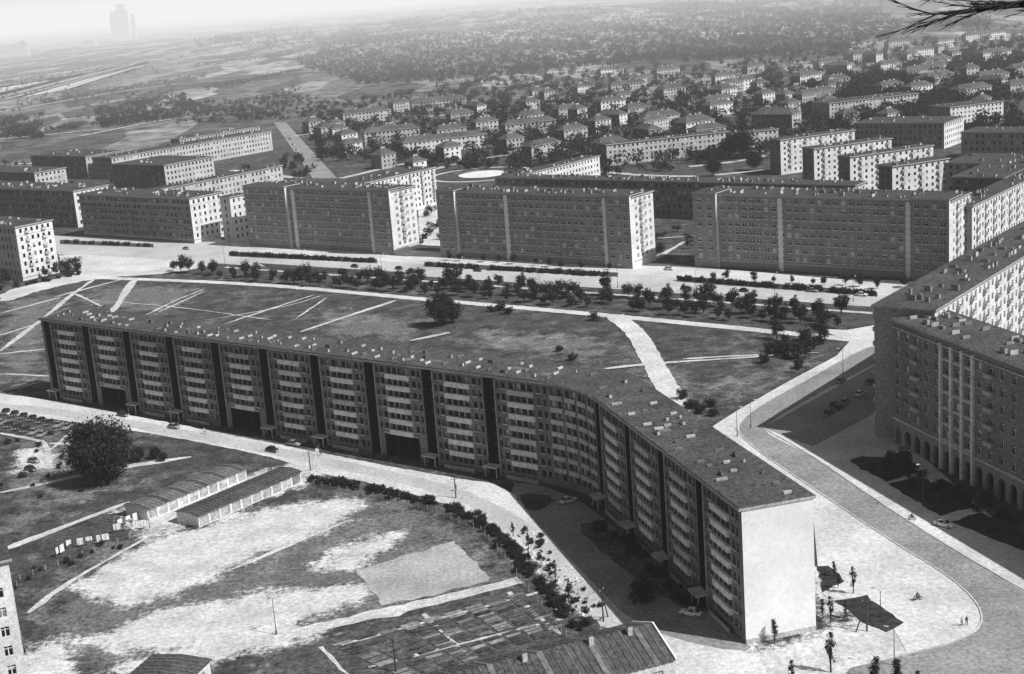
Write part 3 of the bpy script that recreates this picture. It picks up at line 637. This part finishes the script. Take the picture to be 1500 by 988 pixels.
def tree_mesh(seed,h,w,th,ncl,nl,size,cone=False):
    r=np.random.default_rng(seed); V=[];Fc=[]; hc=h-th
    cyl((0,0,-.2),(0,0,th+hc*.5),.022*h,.012*h,V,Fc)
    u=r.normal(size=(ncl,3)); u/=np.linalg.norm(u,axis=1,keepdims=True); rad=(.3+.6*r.random((ncl,1)))
    C=u*rad*np.array([w/2,w/2,hc/2])+np.array([0,0,th+hc*.5])
    if cone:
        f=np.clip(1.15-(C[:,2]-th)/hc,.2,1); C[:,0]*=f; C[:,1]*=f
    for i in range(min(ncl,9)): cyl((0,0,th*.8+hc*.25*r.random()),tuple(C[i]),.012*h,.004*h,V,Fc,4)
    Rr=np.ones((ncl,3))*w*.19*(.6+.8*r.random((ncl,1)))
    L=leaves(C,Rr,nl,size,r)
    return tri_obj("tree_mesh",L,['leaf','bark'],(V,Fc,[1]*len(Fc)),link=False)
small=[tree_mesh(10+i,5.2+.6*(i%3),4.2+.4*(i%4),1.3,26,46,.3) for i in range(6)]
young=[tree_mesh(30+i,6.8+i*.5,2.4,1.0,26,30,.2,cone=True) for i in range(3)]
big=[tree_mesh(50+i,10,9.5,1.6,80,70,.42) for i in range(3)]
bush=[tree_mesh(70+i,1.9,2.8,.0,16,44,.22) for i in range(4)]
huge=tree_mesh(90,15.5,15.,1.2,260,120,.42)
def put(name,me,p,s=1.,sz=None):
    o=bpy.data.objects.new(name,me); o.location=(p[0],p[1],0); o.scale=(s,s,sz or s); o.rotation_euler=(0,0,random.uniform(0,6.28)); scene.collection.objects.link(o); return o
def row(pts,n,name,ms,s0,s1,jx=1.2):
    P=[S(*p) for p in pts]; Ls=[math.dist(P[i],P[i+1]) for i in range(len(P)-1)]; T=sum(Ls)
    for k in range(n):
        t=T*(k+.5)/n+random.uniform(-1.5,1.5); i=0
        while i<len(Ls)-1 and t>Ls[i]: t-=Ls[i]; i+=1
        f=max(0,min(1,t/Ls[i])); p=(P[i][0]+(P[i+1][0]-P[i][0])*f+random.gauss(0,jx),P[i][1]+(P[i+1][1]-P[i][1])*f+random.gauss(0,jx))
        if inside_fp(*p,1.): continue
        if random.random()<.93: put(name,random.choice(ms),p,random.uniform(s0,s1))
row([(235,397),(550,418),(850,442),(1255,474)],58,"street_tree",small,.7,1.25)
row([(300,407),(600,428),(850,450),(1240,482)],54,"street_tree",small,.6,1.15)
row([(540,413),(900,437),(1250,466)],34,"street_tree",small,.8,1.35,2.5)
row([(90,356),(220,362)],20,"hedge_bush",bush,.8,1.1,.3)
row([(338,374),(550,385)],60,"hedge_bush",bush,.8,1.15,.3)
row([(625,390),(900,406)],64,"hedge_bush",bush,.8,1.15,.3)
row([(995,411),(1282,433)],64,"hedge_bush",bush,.8,1.15,.3)
row([(650,380),(900,398)],10,"street_tree",small,.45,.75); row([(1025,410),(1330,424)],12,"street_tree",small,.45,.8)
row([(0,418),(60,405),(130,398)],12,"street_tree",small,.8,1.2,3)
row([(0,425),(120,402)],14,"hedge_bush",bush,.8,1.2,1)
put("round_crowned_tree",huge,S(152,706))
for x,y,s in ((203,676,.4),(228,672,.32),(240,676,.25)): put("tree",big[0],S(x,y),s)
put("tree",big[1],S(648,478),1.15); put("tree",big[2],S(662,474),.75)
for x,y,s in ((1088,232,1.7),(1070,228,1.2),(1045,258,1.),(1105,250,1.1),(1040,240,.9)): put("tree",big[int(x)%3],S(x,y),s)
for x,y,s in ((1140,520,2.2),(1165,525,2.6),(1185,515,2.),(1120,532,1.4),(1200,505,1.6),(1150,500,1.3),(1010,600,1.6),(1040,596,1.3),(985,602,1.),(840,528,1.2),(870,470,1.5),(735,455,1.6),(745,460,1.3),(720,457,1.2),(820,515,1.),(1045,610,1.2),(1180,500,2.),(1150,518,2.),(1128,515,1.6),(1170,540,1.4),(1000,585,1.4),(1025,605,1.6)): put("bush",random.choice(bush),S(x,y),s)
for x,y,s in ((1138,498,1.1),(1200,495,1.1),(1208,500,.8)): put("tree",small[2],S(x,y),s)
for x,y,s in ((1217,985,1.),(1250,870,.75),(1135,942,.7),(1222,845,.5),(1160,1008,.7),(1217,912,.7),(1282,1015,1.),(1315,1020,1.),(1238,905,.45),(1205,905,.5),(1228,862,.45),(1345,1015,.6)): put("young_tree",young[int(x)%3],S(x,y),s)
row([(455,703),(560,722),(650,742),(715,770),(745,800),(790,860),(855,925)],160,"boundary_shrub",bush,.35,.95,.8)
row([(770,775),(800,810),(835,870),(880,905)],34,"boundary_shrub",bush,.25,.6,1.5)
row([(750,775),(790,830),(830,890)],5,"young_tree",young,.4,.7,1.)
row([(862,770),(900,785),(960,830),(1030,900)],30,"shrub",bush,.5,1.2,1.5)
put("bush",bush[0],S(943,882),1.9); put("bush",bush[1],S(938,868),1.5)
row([(1300,675),(1350,700)],9,"shrub",bush,.6,1.2,1.5); row([(1380,715),(1500,770)],14,"shrub",bush,.6,1.2,1.8); row([(1265,685),(1420,748)],10,"shrub",bush,.4,.9,1.8)
put("tree",small[1],S(1322,695),1.); put("tree",small[3],S(1400,735),.8)
row([(0,700),(90,720),(180,700)],8,"shrub",bush,.4,.9,3); row([(20,860),(60,830),(180,800)],14,"shrub",bush,.3,.7,2)
row([(20,960),(30,1000)],5,"shrub",bush,.5,.9,1); row([(0,660),(60,640),(110,690)],8,"shrub",bush,.4,.8,3)
def inpoly(x,y,P):
    c=False;n=len(P)
    for i in range(n):
        a=P[i];b=P[(i+1)%n]
        if (a[1]>y)!=(b[1]>y) and x<(b[0]-a[0])*(y-a[1])/(b[1]-a[1])+a[0]: c=not c
    return c
def wood(name,poly,n,h0,h1,nt_,dens=None,pad=3.):
    C=[];Rr=[]; xs_=[p[0] for p in poly]; ys_=[p[1] for p in poly]; k=0;t=0
    while k<n and t<n*20:
        t+=1; x=random.uniform(min(xs_),max(xs_)); y=random.uniform(min(ys_),max(ys_))
        if not inpoly(x,y,poly): continue
        if dens and math.sin(x*.031+y*.05)+math.sin(x*.013-y*.09+1)<dens*random.random()*2-1: continue
        p=S(x,y)
        if inside_fp(*p,pad): continue
        h=random.uniform(h0,h1); z=float(hill(np.array(p[0]),np.array(p[1])))
        for j in range(3):
            C.append((p[0]+random.gauss(0,h*.22),p[1]+random.gauss(0,h*.22),z+h*random.uniform(.35,.68))); Rr.append((h*.34,h*.34,h*.34))
        k+=1
    C=np.array(C);Rr=np.array(Rr); hm=(h0+h1)/2
    return tri_obj(name,leaves(C,Rr,nt_,hm*.13,rng),['leafF'])
wood("distant_woodland",[(430,85),(560,62),(700,45),(900,22),(1150,15),(1320,40),(1300,62),(1150,88),(950,92),(780,110),(650,122),(540,128),(450,105)],5200,6,13,15)
wood("distant_woodland",[(280,60),(500,30),(800,10),(1300,-20),(1500,-20),(1500,50),(1300,40),(900,25),(600,60),(430,85)],3200,7,17,10,dens=.7)
wood("distant_trees",[(440,165),(700,120),(1150,85),(1500,40),(1500,200),(1150,235),(900,245),(640,250),(470,235)],2100,5,12,32)
wood("distant_trees",[(0,180),(60,170),(60,205),(0,205)],80,6,10,36)
wood("distant_trees",[(140,165),(270,140),(290,160),(150,190)],150,6,10,30)
wood("distant_trees",[(280,62),(380,48),(385,60),(290,72)],120,10,16,16)
wood("distant_trees",[(0,95),(200,80),(290,150),(430,130),(500,170),(300,185),(0,180)],450,4,9,20,dens=1.)
wood("distant_trees",[(280,150),(440,140),(500,160),(400,180),(250,170)],140,4,8,26)
wood("distant_trees",[(1150,140),(1500,60),(1500,150),(1250,185)],560,5,13,32)
wood("distant_trees",[(620,240),(700,228),(900,240),(1000,250),(880,262),(740,262),(720,245),(640,255)],60,4,8,40)
wood("distant_trees",[(405,235),(445,230),(458,262),(430,262)],20,4,7,40)
wood("distant_trees",[(960,340),(1020,335),(1015,365),(962,375)],7,3,5,60)
wood("distant_trees",[(612,300),(648,300),(650,362),(616,362)],12,3,5,60)
wood("distant_trees",[(0,240),(200,240),(400,250),(400,290),(100,290)],60,3,7,40)
for ln in ([(0,118),(150,100),(330,70)],[(280,95),(430,75)],[(150,185),(420,150)],[(60,150),(300,110)],[(0,200),(240,170),(420,140)],[(300,130),(480,95)]):
    wood("distant_hedgerow",[(ln[0][0],ln[0][1])]+[(p[0],p[1]) for p in ln[1:]]+[(p[0],p[1]+5) for p in reversed(ln)],140,4,9,14)
for i,(px,dd,wd,h) in enumerate(((222,8200,70,185),(209,8300,26,150),(238,8250,22,130),(50,5600,170,42),(35,5650,50,60),(75,5650,40,52),(330,6200,120,25),(170,6200,60,30))):
    mb=MB(); fx=(px-750)/F*dd*.985
    mb.box((fx,dd),(1,0),(0,1),wd/2,15,-30,h*.82,'plaster','tar'); mb.box((fx,dd),(1,0),(0,1),wd/2*.6,11,h*.82,h,'plaster','tar')
    mb.obj("distant_tower" if i<3 else "distant_factory")
# ------------------------------------------------------------------ cars
def car_mesh(paint):
    mb=MB(); W=[(-2.02,.5,.42,.62),(-1.9,.68,.3,.76),(-1.3,.76,.24,.86),(-.5,.79,.22,.9),(.5,.79,.22,.9),(1.2,.76,.24,.84),(1.85,.68,.3,.72),(2.02,.5,.42,.6)]
    secs=[]
    for x,hw,z0,z1 in W: secs.append([(x,-hw*.9,z0),(x,-hw,(z0+z1)/2),(x,-hw*.86,z1),(x,-hw*.3,z1+.05),(x,hw*.3,z1+.05),(x,hw*.86,z1),(x,hw,(z0+z1)/2),(x,hw*.9,z0)])
    for i in range(len(secs)-1):
        for j in range(8): mb.face([secs[i][j],secs[i+1][j],secs[i+1][(j+1)%8],secs[i][(j+1)%8]],paint)
    mb.face(secs[0],paint); mb.face(secs[-1][::-1],paint)
    top=[(-1.0,.52,1.36),(-.8,.54,1.42),(.2,.54,1.44),(.35,.52,1.38)]
    lo=[(-1.6,.68,.9),(-1.0,.69,.9),(.3,.69,.9),(1.0,.66,.88)]
    for sg in (1,-1):
        for i in range(3):
            mb.face([(lo[i][0],sg*lo[i][1],lo[i][2]),(lo[i+1][0],sg*lo[i+1][1],lo[i+1][2]),(top[i+1][0],sg*top[i+1][1],top[i+1][2]),(top[i][0],sg*top[i][1],top[i][2])],'glass')
        for i in (0,1,2,3):
            a=lo[i];b_=top[i]; mb.face([(a[0]-.05,sg*(a[1]+.01),a[2]),(a[0]+.05,sg*(a[1]+.01),a[2]),(b_[0]+.05,sg*(b_[1]+.01),b_[2]),(b_[0]-.05,sg*(b_[1]+.01),b_[2])],paint)
    mb.face([(-1.6,-.68,.9),(-1.6,.68,.9),(-1.,.52,1.36),(-1.,-.52,1.36)],'glass'); mb.face([(1.,.66,.88),(1.,-.66,.88),(.35,-.52,1.38),(.35,.52,1.38)],'glass')
    for i in range(3): mb.face([(top[i][0],-top[i][1],top[i][2]),(top[i+1][0],-top[i+1][1],top[i+1][2]),(top[i+1][0],top[i+1][1],top[i+1][2]),(top[i][0],top[i][1],top[i][2])],paint)
    for x in (-1.25,1.25):
        for y in (-.72,.72):
            for (r,t,m_) in ((.31,.09,'rubber'),(.17,.11,'vent')):
                n=14; A=[(x+r*math.cos(2*math.pi*k/n),y-t,.31+r*math.sin(2*math.pi*k/n)) for k in range(n)]; B=[(p[0],y+t,p[2]) for p in A]
                mb.face(A,m_); mb.face(B[::-1],m_)
                for k in range(n): mb.face([A[k],A[(k+1)%n],B[(k+1)%n],B[k]],m_)
    mb.box((2.08,0),(1,0),(0,1),.05,.7,.38,.5,'vent'); mb.box((-2.08,0),(1,0),(0,1),.05,.7,.38,.5,'vent')
    for y in (-.5,.5): mb.box((2.0,y),(1,0),(0,1),.06,.1,.58,.72,'frame')
    o=mb.obj("car"); me=o.data; bpy.data.objects.remove(o); return me
CM={k:car_mesh(k) for k in ('carW','carG','carD')}
def car(x,y,ang,k,name="parked_car",z=.1):
    p=S(x,y); o=bpy.data.objects.new(name,CM[k]); o.location=(p[0],p[1],z); o.rotation_euler=(0,0,math.radians(ang)); scene.collection.objects.link(o)
car(833,737,30,'carW'); car(1012,902,150,'carW',z=.08); car(1383,772,-45,'carW',"car",.1); car(399,662,-37,'carD',"car",.06); car(430,653,-37,'carG',"parked_car",.06)
for x,y,k in ((1260,580,'carW'),(1232,561,'carG'),(1214,608,'carD'),(1228,600,'carD'),(1238,592,'carG'),(1222,596,'carD'),(1275,562,'carD')): car(x,y,53,k)
for i in range(9): car(8+13*i,606+3.2*i,-100,random.choice(('carD','carG','carD')),z=.06)
for i in range(6): car(2+12*i,622+3.4*i,-100,random.choice(('carD','carG','carD')),z=.06)
for x,y,k in ((273,366,'carG'),(445,377,'carW'),(700,398,'carD'),(1190,428,'carG'),(1262,434,'carW'),(585,395,'carD'),(890,412,'carG'),(980,396,'carW'),(330,352,'carD'),(45,690,'carD'),(50,678,'carG'),(520,392,'carD'),(1090,428,'carD'),(180,610,'carD'),(255,628,'carG')): car(x,y,-37,k,"car",.07)
for i in range(7): car(425+5*i,205+8*i,-58,random.choice(('carD','carG','carW')),z=.09)
# ------------------------------------------------------------------ posts, lamps
def lamp(x,y,h,arm=1.6,ang=0):
    mb=MB(); V=[];Fc=[]; cyl((0,0,0),(0,0,h),.09,.05,V,Fc,8); cyl((0,0,h-.05),(arm,0,h+.35),.04,.03,V,Fc,6); cyl((0,0,0),(0,0,.9),.16,.14,V,Fc,8)
    for f in Fc: mb.face([V[i] for i in f],'metal')
    mb.box((arm+.25,0),(1,0),(0,1),.35,.14,h+.25,h+.42,'vent'); o=mb.obj("street_lamp"); p=S(x,y); o.location=(p[0],p[1],.05); o.rotation_euler=(0,0,math.radians(ang))
for x,y,h,a in ((1352,742,9,200),(1310,975,6.2,150),(1290,905,5,150),(1100,628,7,0),(1235,548,7,180),(405,930,7,0),(1080,640,7,20)): lamp(x,y,h,1.,a)
for i in range(9): lamp(330+115*i,389+6.6*i,8,1.5,50)
def pole(x,y,h,leg=True,ang=0):
    mb=MB(); V=[];Fc=[]; cyl((0,0,0),(0,0,h),.16,.1,V,Fc,8)
    if leg: cyl((1.9,0,0),(0.1,0,h*.85),.13,.09,V,Fc,8)
    cyl((-.8,0,h-.5),(.8,0,h-.5),.06,.06,V,Fc,6)
    for f in Fc: mb.face([V[i] for i in f],'metal')
    for xx in (-.7,0,.7): mb.box((xx,0),(1,0),(0,1),.05,.05,h-.45,h-.2,'vent')
    o=mb.obj("utility_pole"); p=S(x,y); o.location=(p[0],p[1],0); o.rotation_euler=(0,0,math.radians(ang))
pole(884,911,6.5,True,60); pole(1270,925,6,True,180); pole(580,985,6,False); pole(455,690,5,False); pole(668,730,5,False)
def fence(pts,h,name="fence"):
    P=resamp([S(*p) for p in pts],2.6,False); mb=MB()
    for i,p in enumerate(P):
        mb.box(p,(1,0),(0,1),.06,.06,0,h,'conc')
        if i:
            q=P[i-1]; d=Vector((p[0]-q[0],p[1]-q[1])); L=d.length
            if L<.1: continue
            d/=L; n=(-d[1],d[0]); c=((p[0]+q[0])/2,(p[1]+q[1])/2)
            for z in (.3,h*.6,h-.1): mb.box(c,tuple(d),n,L/2-.07,.02,z,z+.05,'metal')
    mb.obj(name)
fence([(460,712),(560,732),(640,752),(705,780),(735,812),(775,868),(830,935)],1.4)
fence([(40,960),(15,880),(30,850),(190,790),(300,765)],1.3)
mb=MB(); rr=random.Random(11)
for i in range(170):
    t=rr.random(); a=S(762,778);b_=S(872,905); p=(a[0]+(b_[0]-a[0])*t+rr.gauss(0,2.),a[1]+(b_[1]-a[1])*t+rr.gauss(0,2.)); an=rr.uniform(0,3.1); s_=rr.uniform(.15,.55)
    dx=(math.cos(an),math.sin(an)); dy=(-dx[1],dx[0]); q=[add(add(p,dx,sx_*s_*rr.uniform(.7,1.2)),dy,sy_*s_*rr.uniform(.5,1.1)) for sx_,sy_ in ((-1,-1),(1,-1),(1,1),(-1,1))]; top=(p[0],p[1],s_*rr.uniform(.6,1.2)); mm=rr.choice(('vent','plaster','soil'))
    for j in range(4): mb.face([(*q[j],0),(*q[(j+1)%4],0),top],mm)
mb.obj("rubble_heap")
def washing(x,y,ang,L,n):
    mb=MB(); a=math.radians(ang); d=(math.cos(a),math.sin(a)); nn=(-d[1],d[0]); p=S(x,y)
    for t in (0,L): mb.box(add(p,d,t),d,nn,.06,.06,0,2.3,'metal')
    mb.box(add(p,d,L/2),d,nn,L/2,.015,2.2,2.23,'metal'); t=.3
    for i in range(n):
        wd=random.uniform(.7,2.2)
        if t+wd>L: break
        b0=random.uniform(.4,1.4); K=5
        for k in range(K):
            u0=t+wd*k/K;u1=t+wd*(k+1)/K; o0=.12*math.sin(k*2.1+i);o1=.12*math.sin((k+1)*2.1+i)
            mb.face([(*add(add(p,d,u0),nn,o0),b0),(*add(add(p,d,u1),nn,o1),b0),(*add(p,d,u1),2.2),(*add(p,d,u0),2.2)],'sheet')
        t+=wd+random.uniform(.05,1.2)
    mb.obj("washing_line")
washing(82,818,70,6,4); washing(96,806,15,11,6); washing(165,782,12,8,4); washing(172,776,50,6,3)
# ------------------------------------------------------------------ people
def person(x,y,ang,top='cloth',walk=.25,name="pedestrian",z=0.05,ride=False):
    me=bpy.data.meshes.new(name)
    if not ride: J=dict(pel=(0,0,.95),ch=(0.02,0,1.3),nk=(0.03,0,1.5),hd=(.05,0,1.6),ht=(.05,0,1.74),hl=(0,.1,.9),kl=(walk*.6,.11,.5),al=(walk*.7,.11,.08),fl=(walk*.7+.18,.11,.04),hr=(0,-.1,.9),kr=(-walk*.2,-.11,.5),ar=(-walk*1.1,-.11,.1),fr=(-walk*1.1+.17,-.11,.04),sl=(.02,.19,1.43),el=(-.08,.25,1.15),wl=(-.02,.26,.9),sr_=(.02,-.19,1.43),er=(.1,-.25,1.16),wr=(.22,-.25,.95))
    else: J=dict(pel=(-.2,0,.85),ch=(-.05,0,1.2),nk=(0.02,0,1.38),hd=(.06,0,1.48),ht=(.07,0,1.62),hl=(-.15,.12,.82),kl=(.22,.2,.72),al=(.08,.18,.32),fl=(.26,.18,.28),hr=(-.15,-.12,.82),kr=(.22,-.2,.72),ar=(.08,-.18,.32),fr=(.26,-.18,.28),sl=(-.02,.19,1.32),el=(.15,.27,1.12),wl=(.42,.26,1.06),sr_=(-.02,-.19,1.32),er=(.15,-.27,1.12),wr=(.42,-.26,1.06))
    K=list(J); E=[('pel','ch'),('ch','nk'),('nk','hd'),('hd','ht'),('pel','hl'),('hl','kl'),('kl','al'),('al','fl'),('pel','hr'),('hr','kr'),('kr','ar'),('ar','fr'),('ch','sl'),('sl','el'),('el','wl'),('ch','sr_'),('sr_','er'),('er','wr')]
    me.from_pydata([J[k] for k in K],[(K.index(a),K.index(b)) for a,b in E],[])
    o=bpy.data.objects.new(name,me); scene.collection.objects.link(o)
    o.modifiers.new("skin",'SKIN'); R=dict(pel=.15,ch=.16,nk=.06,hd=.09,ht=.085,hl=.1,hr=.1,kl=.065,kr=.065,al=.045,ar=.045,fl=.04,fr=.04,sl=.07,sr_=.07,el=.045,er=.045,wl=.035,wr=.035)
    for i,k in enumerate(K): me.skin_vertices[0].data[i].radius=(R[k],R[k])
    me.skin_vertices[0].data[0].use_root=True
    o.modifiers.new("sub",'SUBSURF').levels=1
    m_,nt,b,pos=newmat("clothed_figure"); tc=nt.nodes.new("ShaderNodeTexCoord"); s_=nt.nodes.new("ShaderNodeSeparateXYZ"); nt.links.new(tc.outputs["Object"],s_.inputs[0])
    cr_=nt.nodes.new("ShaderNodeValToRGB"); cr_.color_ramp.interpolation='CONSTANT'; nt.links.new(mth(nt,'MULTIPLY',s_.outputs[2],.5),cr_.inputs[0])
    e_=cr_.color_ramp.elements; e_[0].color=(.05,.05,.05,1); e_[1].position=.47; tv=.55 if top=='cloth' else .08; e_[1].color=(tv,tv,tv,1); q=e_.new(.745); q.color=(.35,.35,.35,1); q=e_.new(.83); q.color=(.05,.05,.05,1)
    nt.links.new(cr_.outputs[0],b.inputs["Base Color"]); me.materials.append(m_)
    p=S(x,y); o.location=(p[0],p[1],z); o.rotation_euler=(0,0,math.radians(ang)); return o
for x,y,a,t in ((1409,918,80,'cloth'),(1416,917,80,'dark'),(1181,545,60,'dark'),(470,668,0,'dark'),(300,636,-30,'cloth'),(262,628,150,'dark'),(668,720,-60,'dark')): person(x,y,a,t,z=.09)
def moto(x,y,ang):
    mb=MB()
    for xx in (-.6,.62):
        n=16
        for k in range(n):
            a0=2*math.pi*k/n;a1=2*math.pi*(k+1)/n; ra,rb=.3,.22
            A=[(xx+ra*math.cos(a0),-.05,.3+ra*math.sin(a0)),(xx+ra*math.cos(a1),-.05,.3+ra*math.sin(a1)),(xx+rb*math.cos(a1),-.05,.3+rb*math.sin(a1)),(xx+rb*math.cos(a0),-.05,.3+rb*math.sin(a0))]
            B=[(p[0],.05,p[2]) for p in A]; mb.face(A,'rubber'); mb.face(B[::-1],'rubber'); mb.face([A[0],B[0],B[1],A[1]],'rubber')
    V=[];Fc=[]; cyl((.62,0,.3),(.4,0,1.0),.04,.04,V,Fc); cyl((.4,-.32,1.03),(.4,.32,1.03),.025,.025,V,Fc); cyl((-.6,0,.3),(.1,0,.4),.05,.06,V,Fc); cyl((.1,0,.4),(.45,0,.8),.05,.05,V,Fc); cyl((-.2,0,.42),(.12,0,.42),.16,.14,V,Fc,8); cyl((-.05,0,.75),(.38,0,.8),.13,.11,V,Fc,8); cyl((-.65,0,.76),(-.1,0,.76),.1,.12,V,Fc,8)
    for f in Fc: mb.face([V[i] for i in f],'carD')
    mo=mb.obj("motorcycle"); p=S(x,y); mo.location=(p[0],p[1],.09); mo.rotation_euler=(0,0,math.radians(ang))
    person(x,y,ang,'dark',ride=True,name="motorcyclist",z=.09)
moto(1336,762,-45); moto(1344,880,10)
# overhanging bare twigs of a nearby tree, upper right
def branch():
    V=[];Fc=[]; rr=random.Random(4)
    o_=Vector((0,0,HC))+(fwd*F+Rv*(1590-750)-Uv*(-10-494)).normalized()*14
    def grow(p,dr,L,r,lev):
        n=4; q=p
        for i in range(n):
            dr=(dr+Vector((rr.uniform(-.1,.1),rr.uniform(-.15,.15),rr.uniform(-.09,.09)))).normalized(); q2=q+dr*L/n
            cyl(q,q2,r*(1-i/n*.6),r*(1-(i+1)/n*.6),V,Fc,5)
            if lev<3: 
                for s_ in range(2): grow(q2,(dr+Vector((rr.uniform(-.2,.2),rr.uniform(-.3,.3),rr.uniform(-.28,.28)))).normalized(),L*.32,r*.55,lev+1)
            q=q2
    for (dx,dz,L) in ((-1,-.03,1.35),(-1,.05,1.3),(-1,-.12,1.15),(-1,.12,1.0),(-.9,-.22,.9)):
        grow(o_,Vector((dx,.1,dz)).normalized(),L,.016,1)
    cyl(o_,o_+Vector((5,1,-.9)),.03,.1,V,Fc,8)
    mb=MB()
    for f in Fc: mb.face([V[i] for i in f],'bark')
    mb.obj("overhanging_tree_branch")
branch()
# ------------------------------------------------------------------ haze: boxes over the valley absorb and emit, their glow imitating air-light
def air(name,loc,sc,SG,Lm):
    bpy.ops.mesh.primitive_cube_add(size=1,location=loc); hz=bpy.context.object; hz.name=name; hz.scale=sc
    m_=bpy.data.materials.new("glowing_haze_air"); m_.use_nodes=True; nt=m_.node_tree; nt.nodes.remove(nt.nodes["Principled BSDF"])
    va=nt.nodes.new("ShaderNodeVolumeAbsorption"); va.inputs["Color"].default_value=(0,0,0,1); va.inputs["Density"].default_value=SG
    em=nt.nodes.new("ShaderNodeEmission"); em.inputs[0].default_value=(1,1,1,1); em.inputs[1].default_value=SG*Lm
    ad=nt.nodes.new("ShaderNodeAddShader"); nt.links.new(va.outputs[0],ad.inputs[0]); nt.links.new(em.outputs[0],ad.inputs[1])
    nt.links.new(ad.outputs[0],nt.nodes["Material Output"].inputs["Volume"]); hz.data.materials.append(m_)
air("glowing_haze",(0,14000,190),(40000,34000,500),.00005,.9)
air("glowing_haze_bank",(0,16300,150),(39000,30000,380),.00013,.9)
print("objs",len(bpy.data.objects))
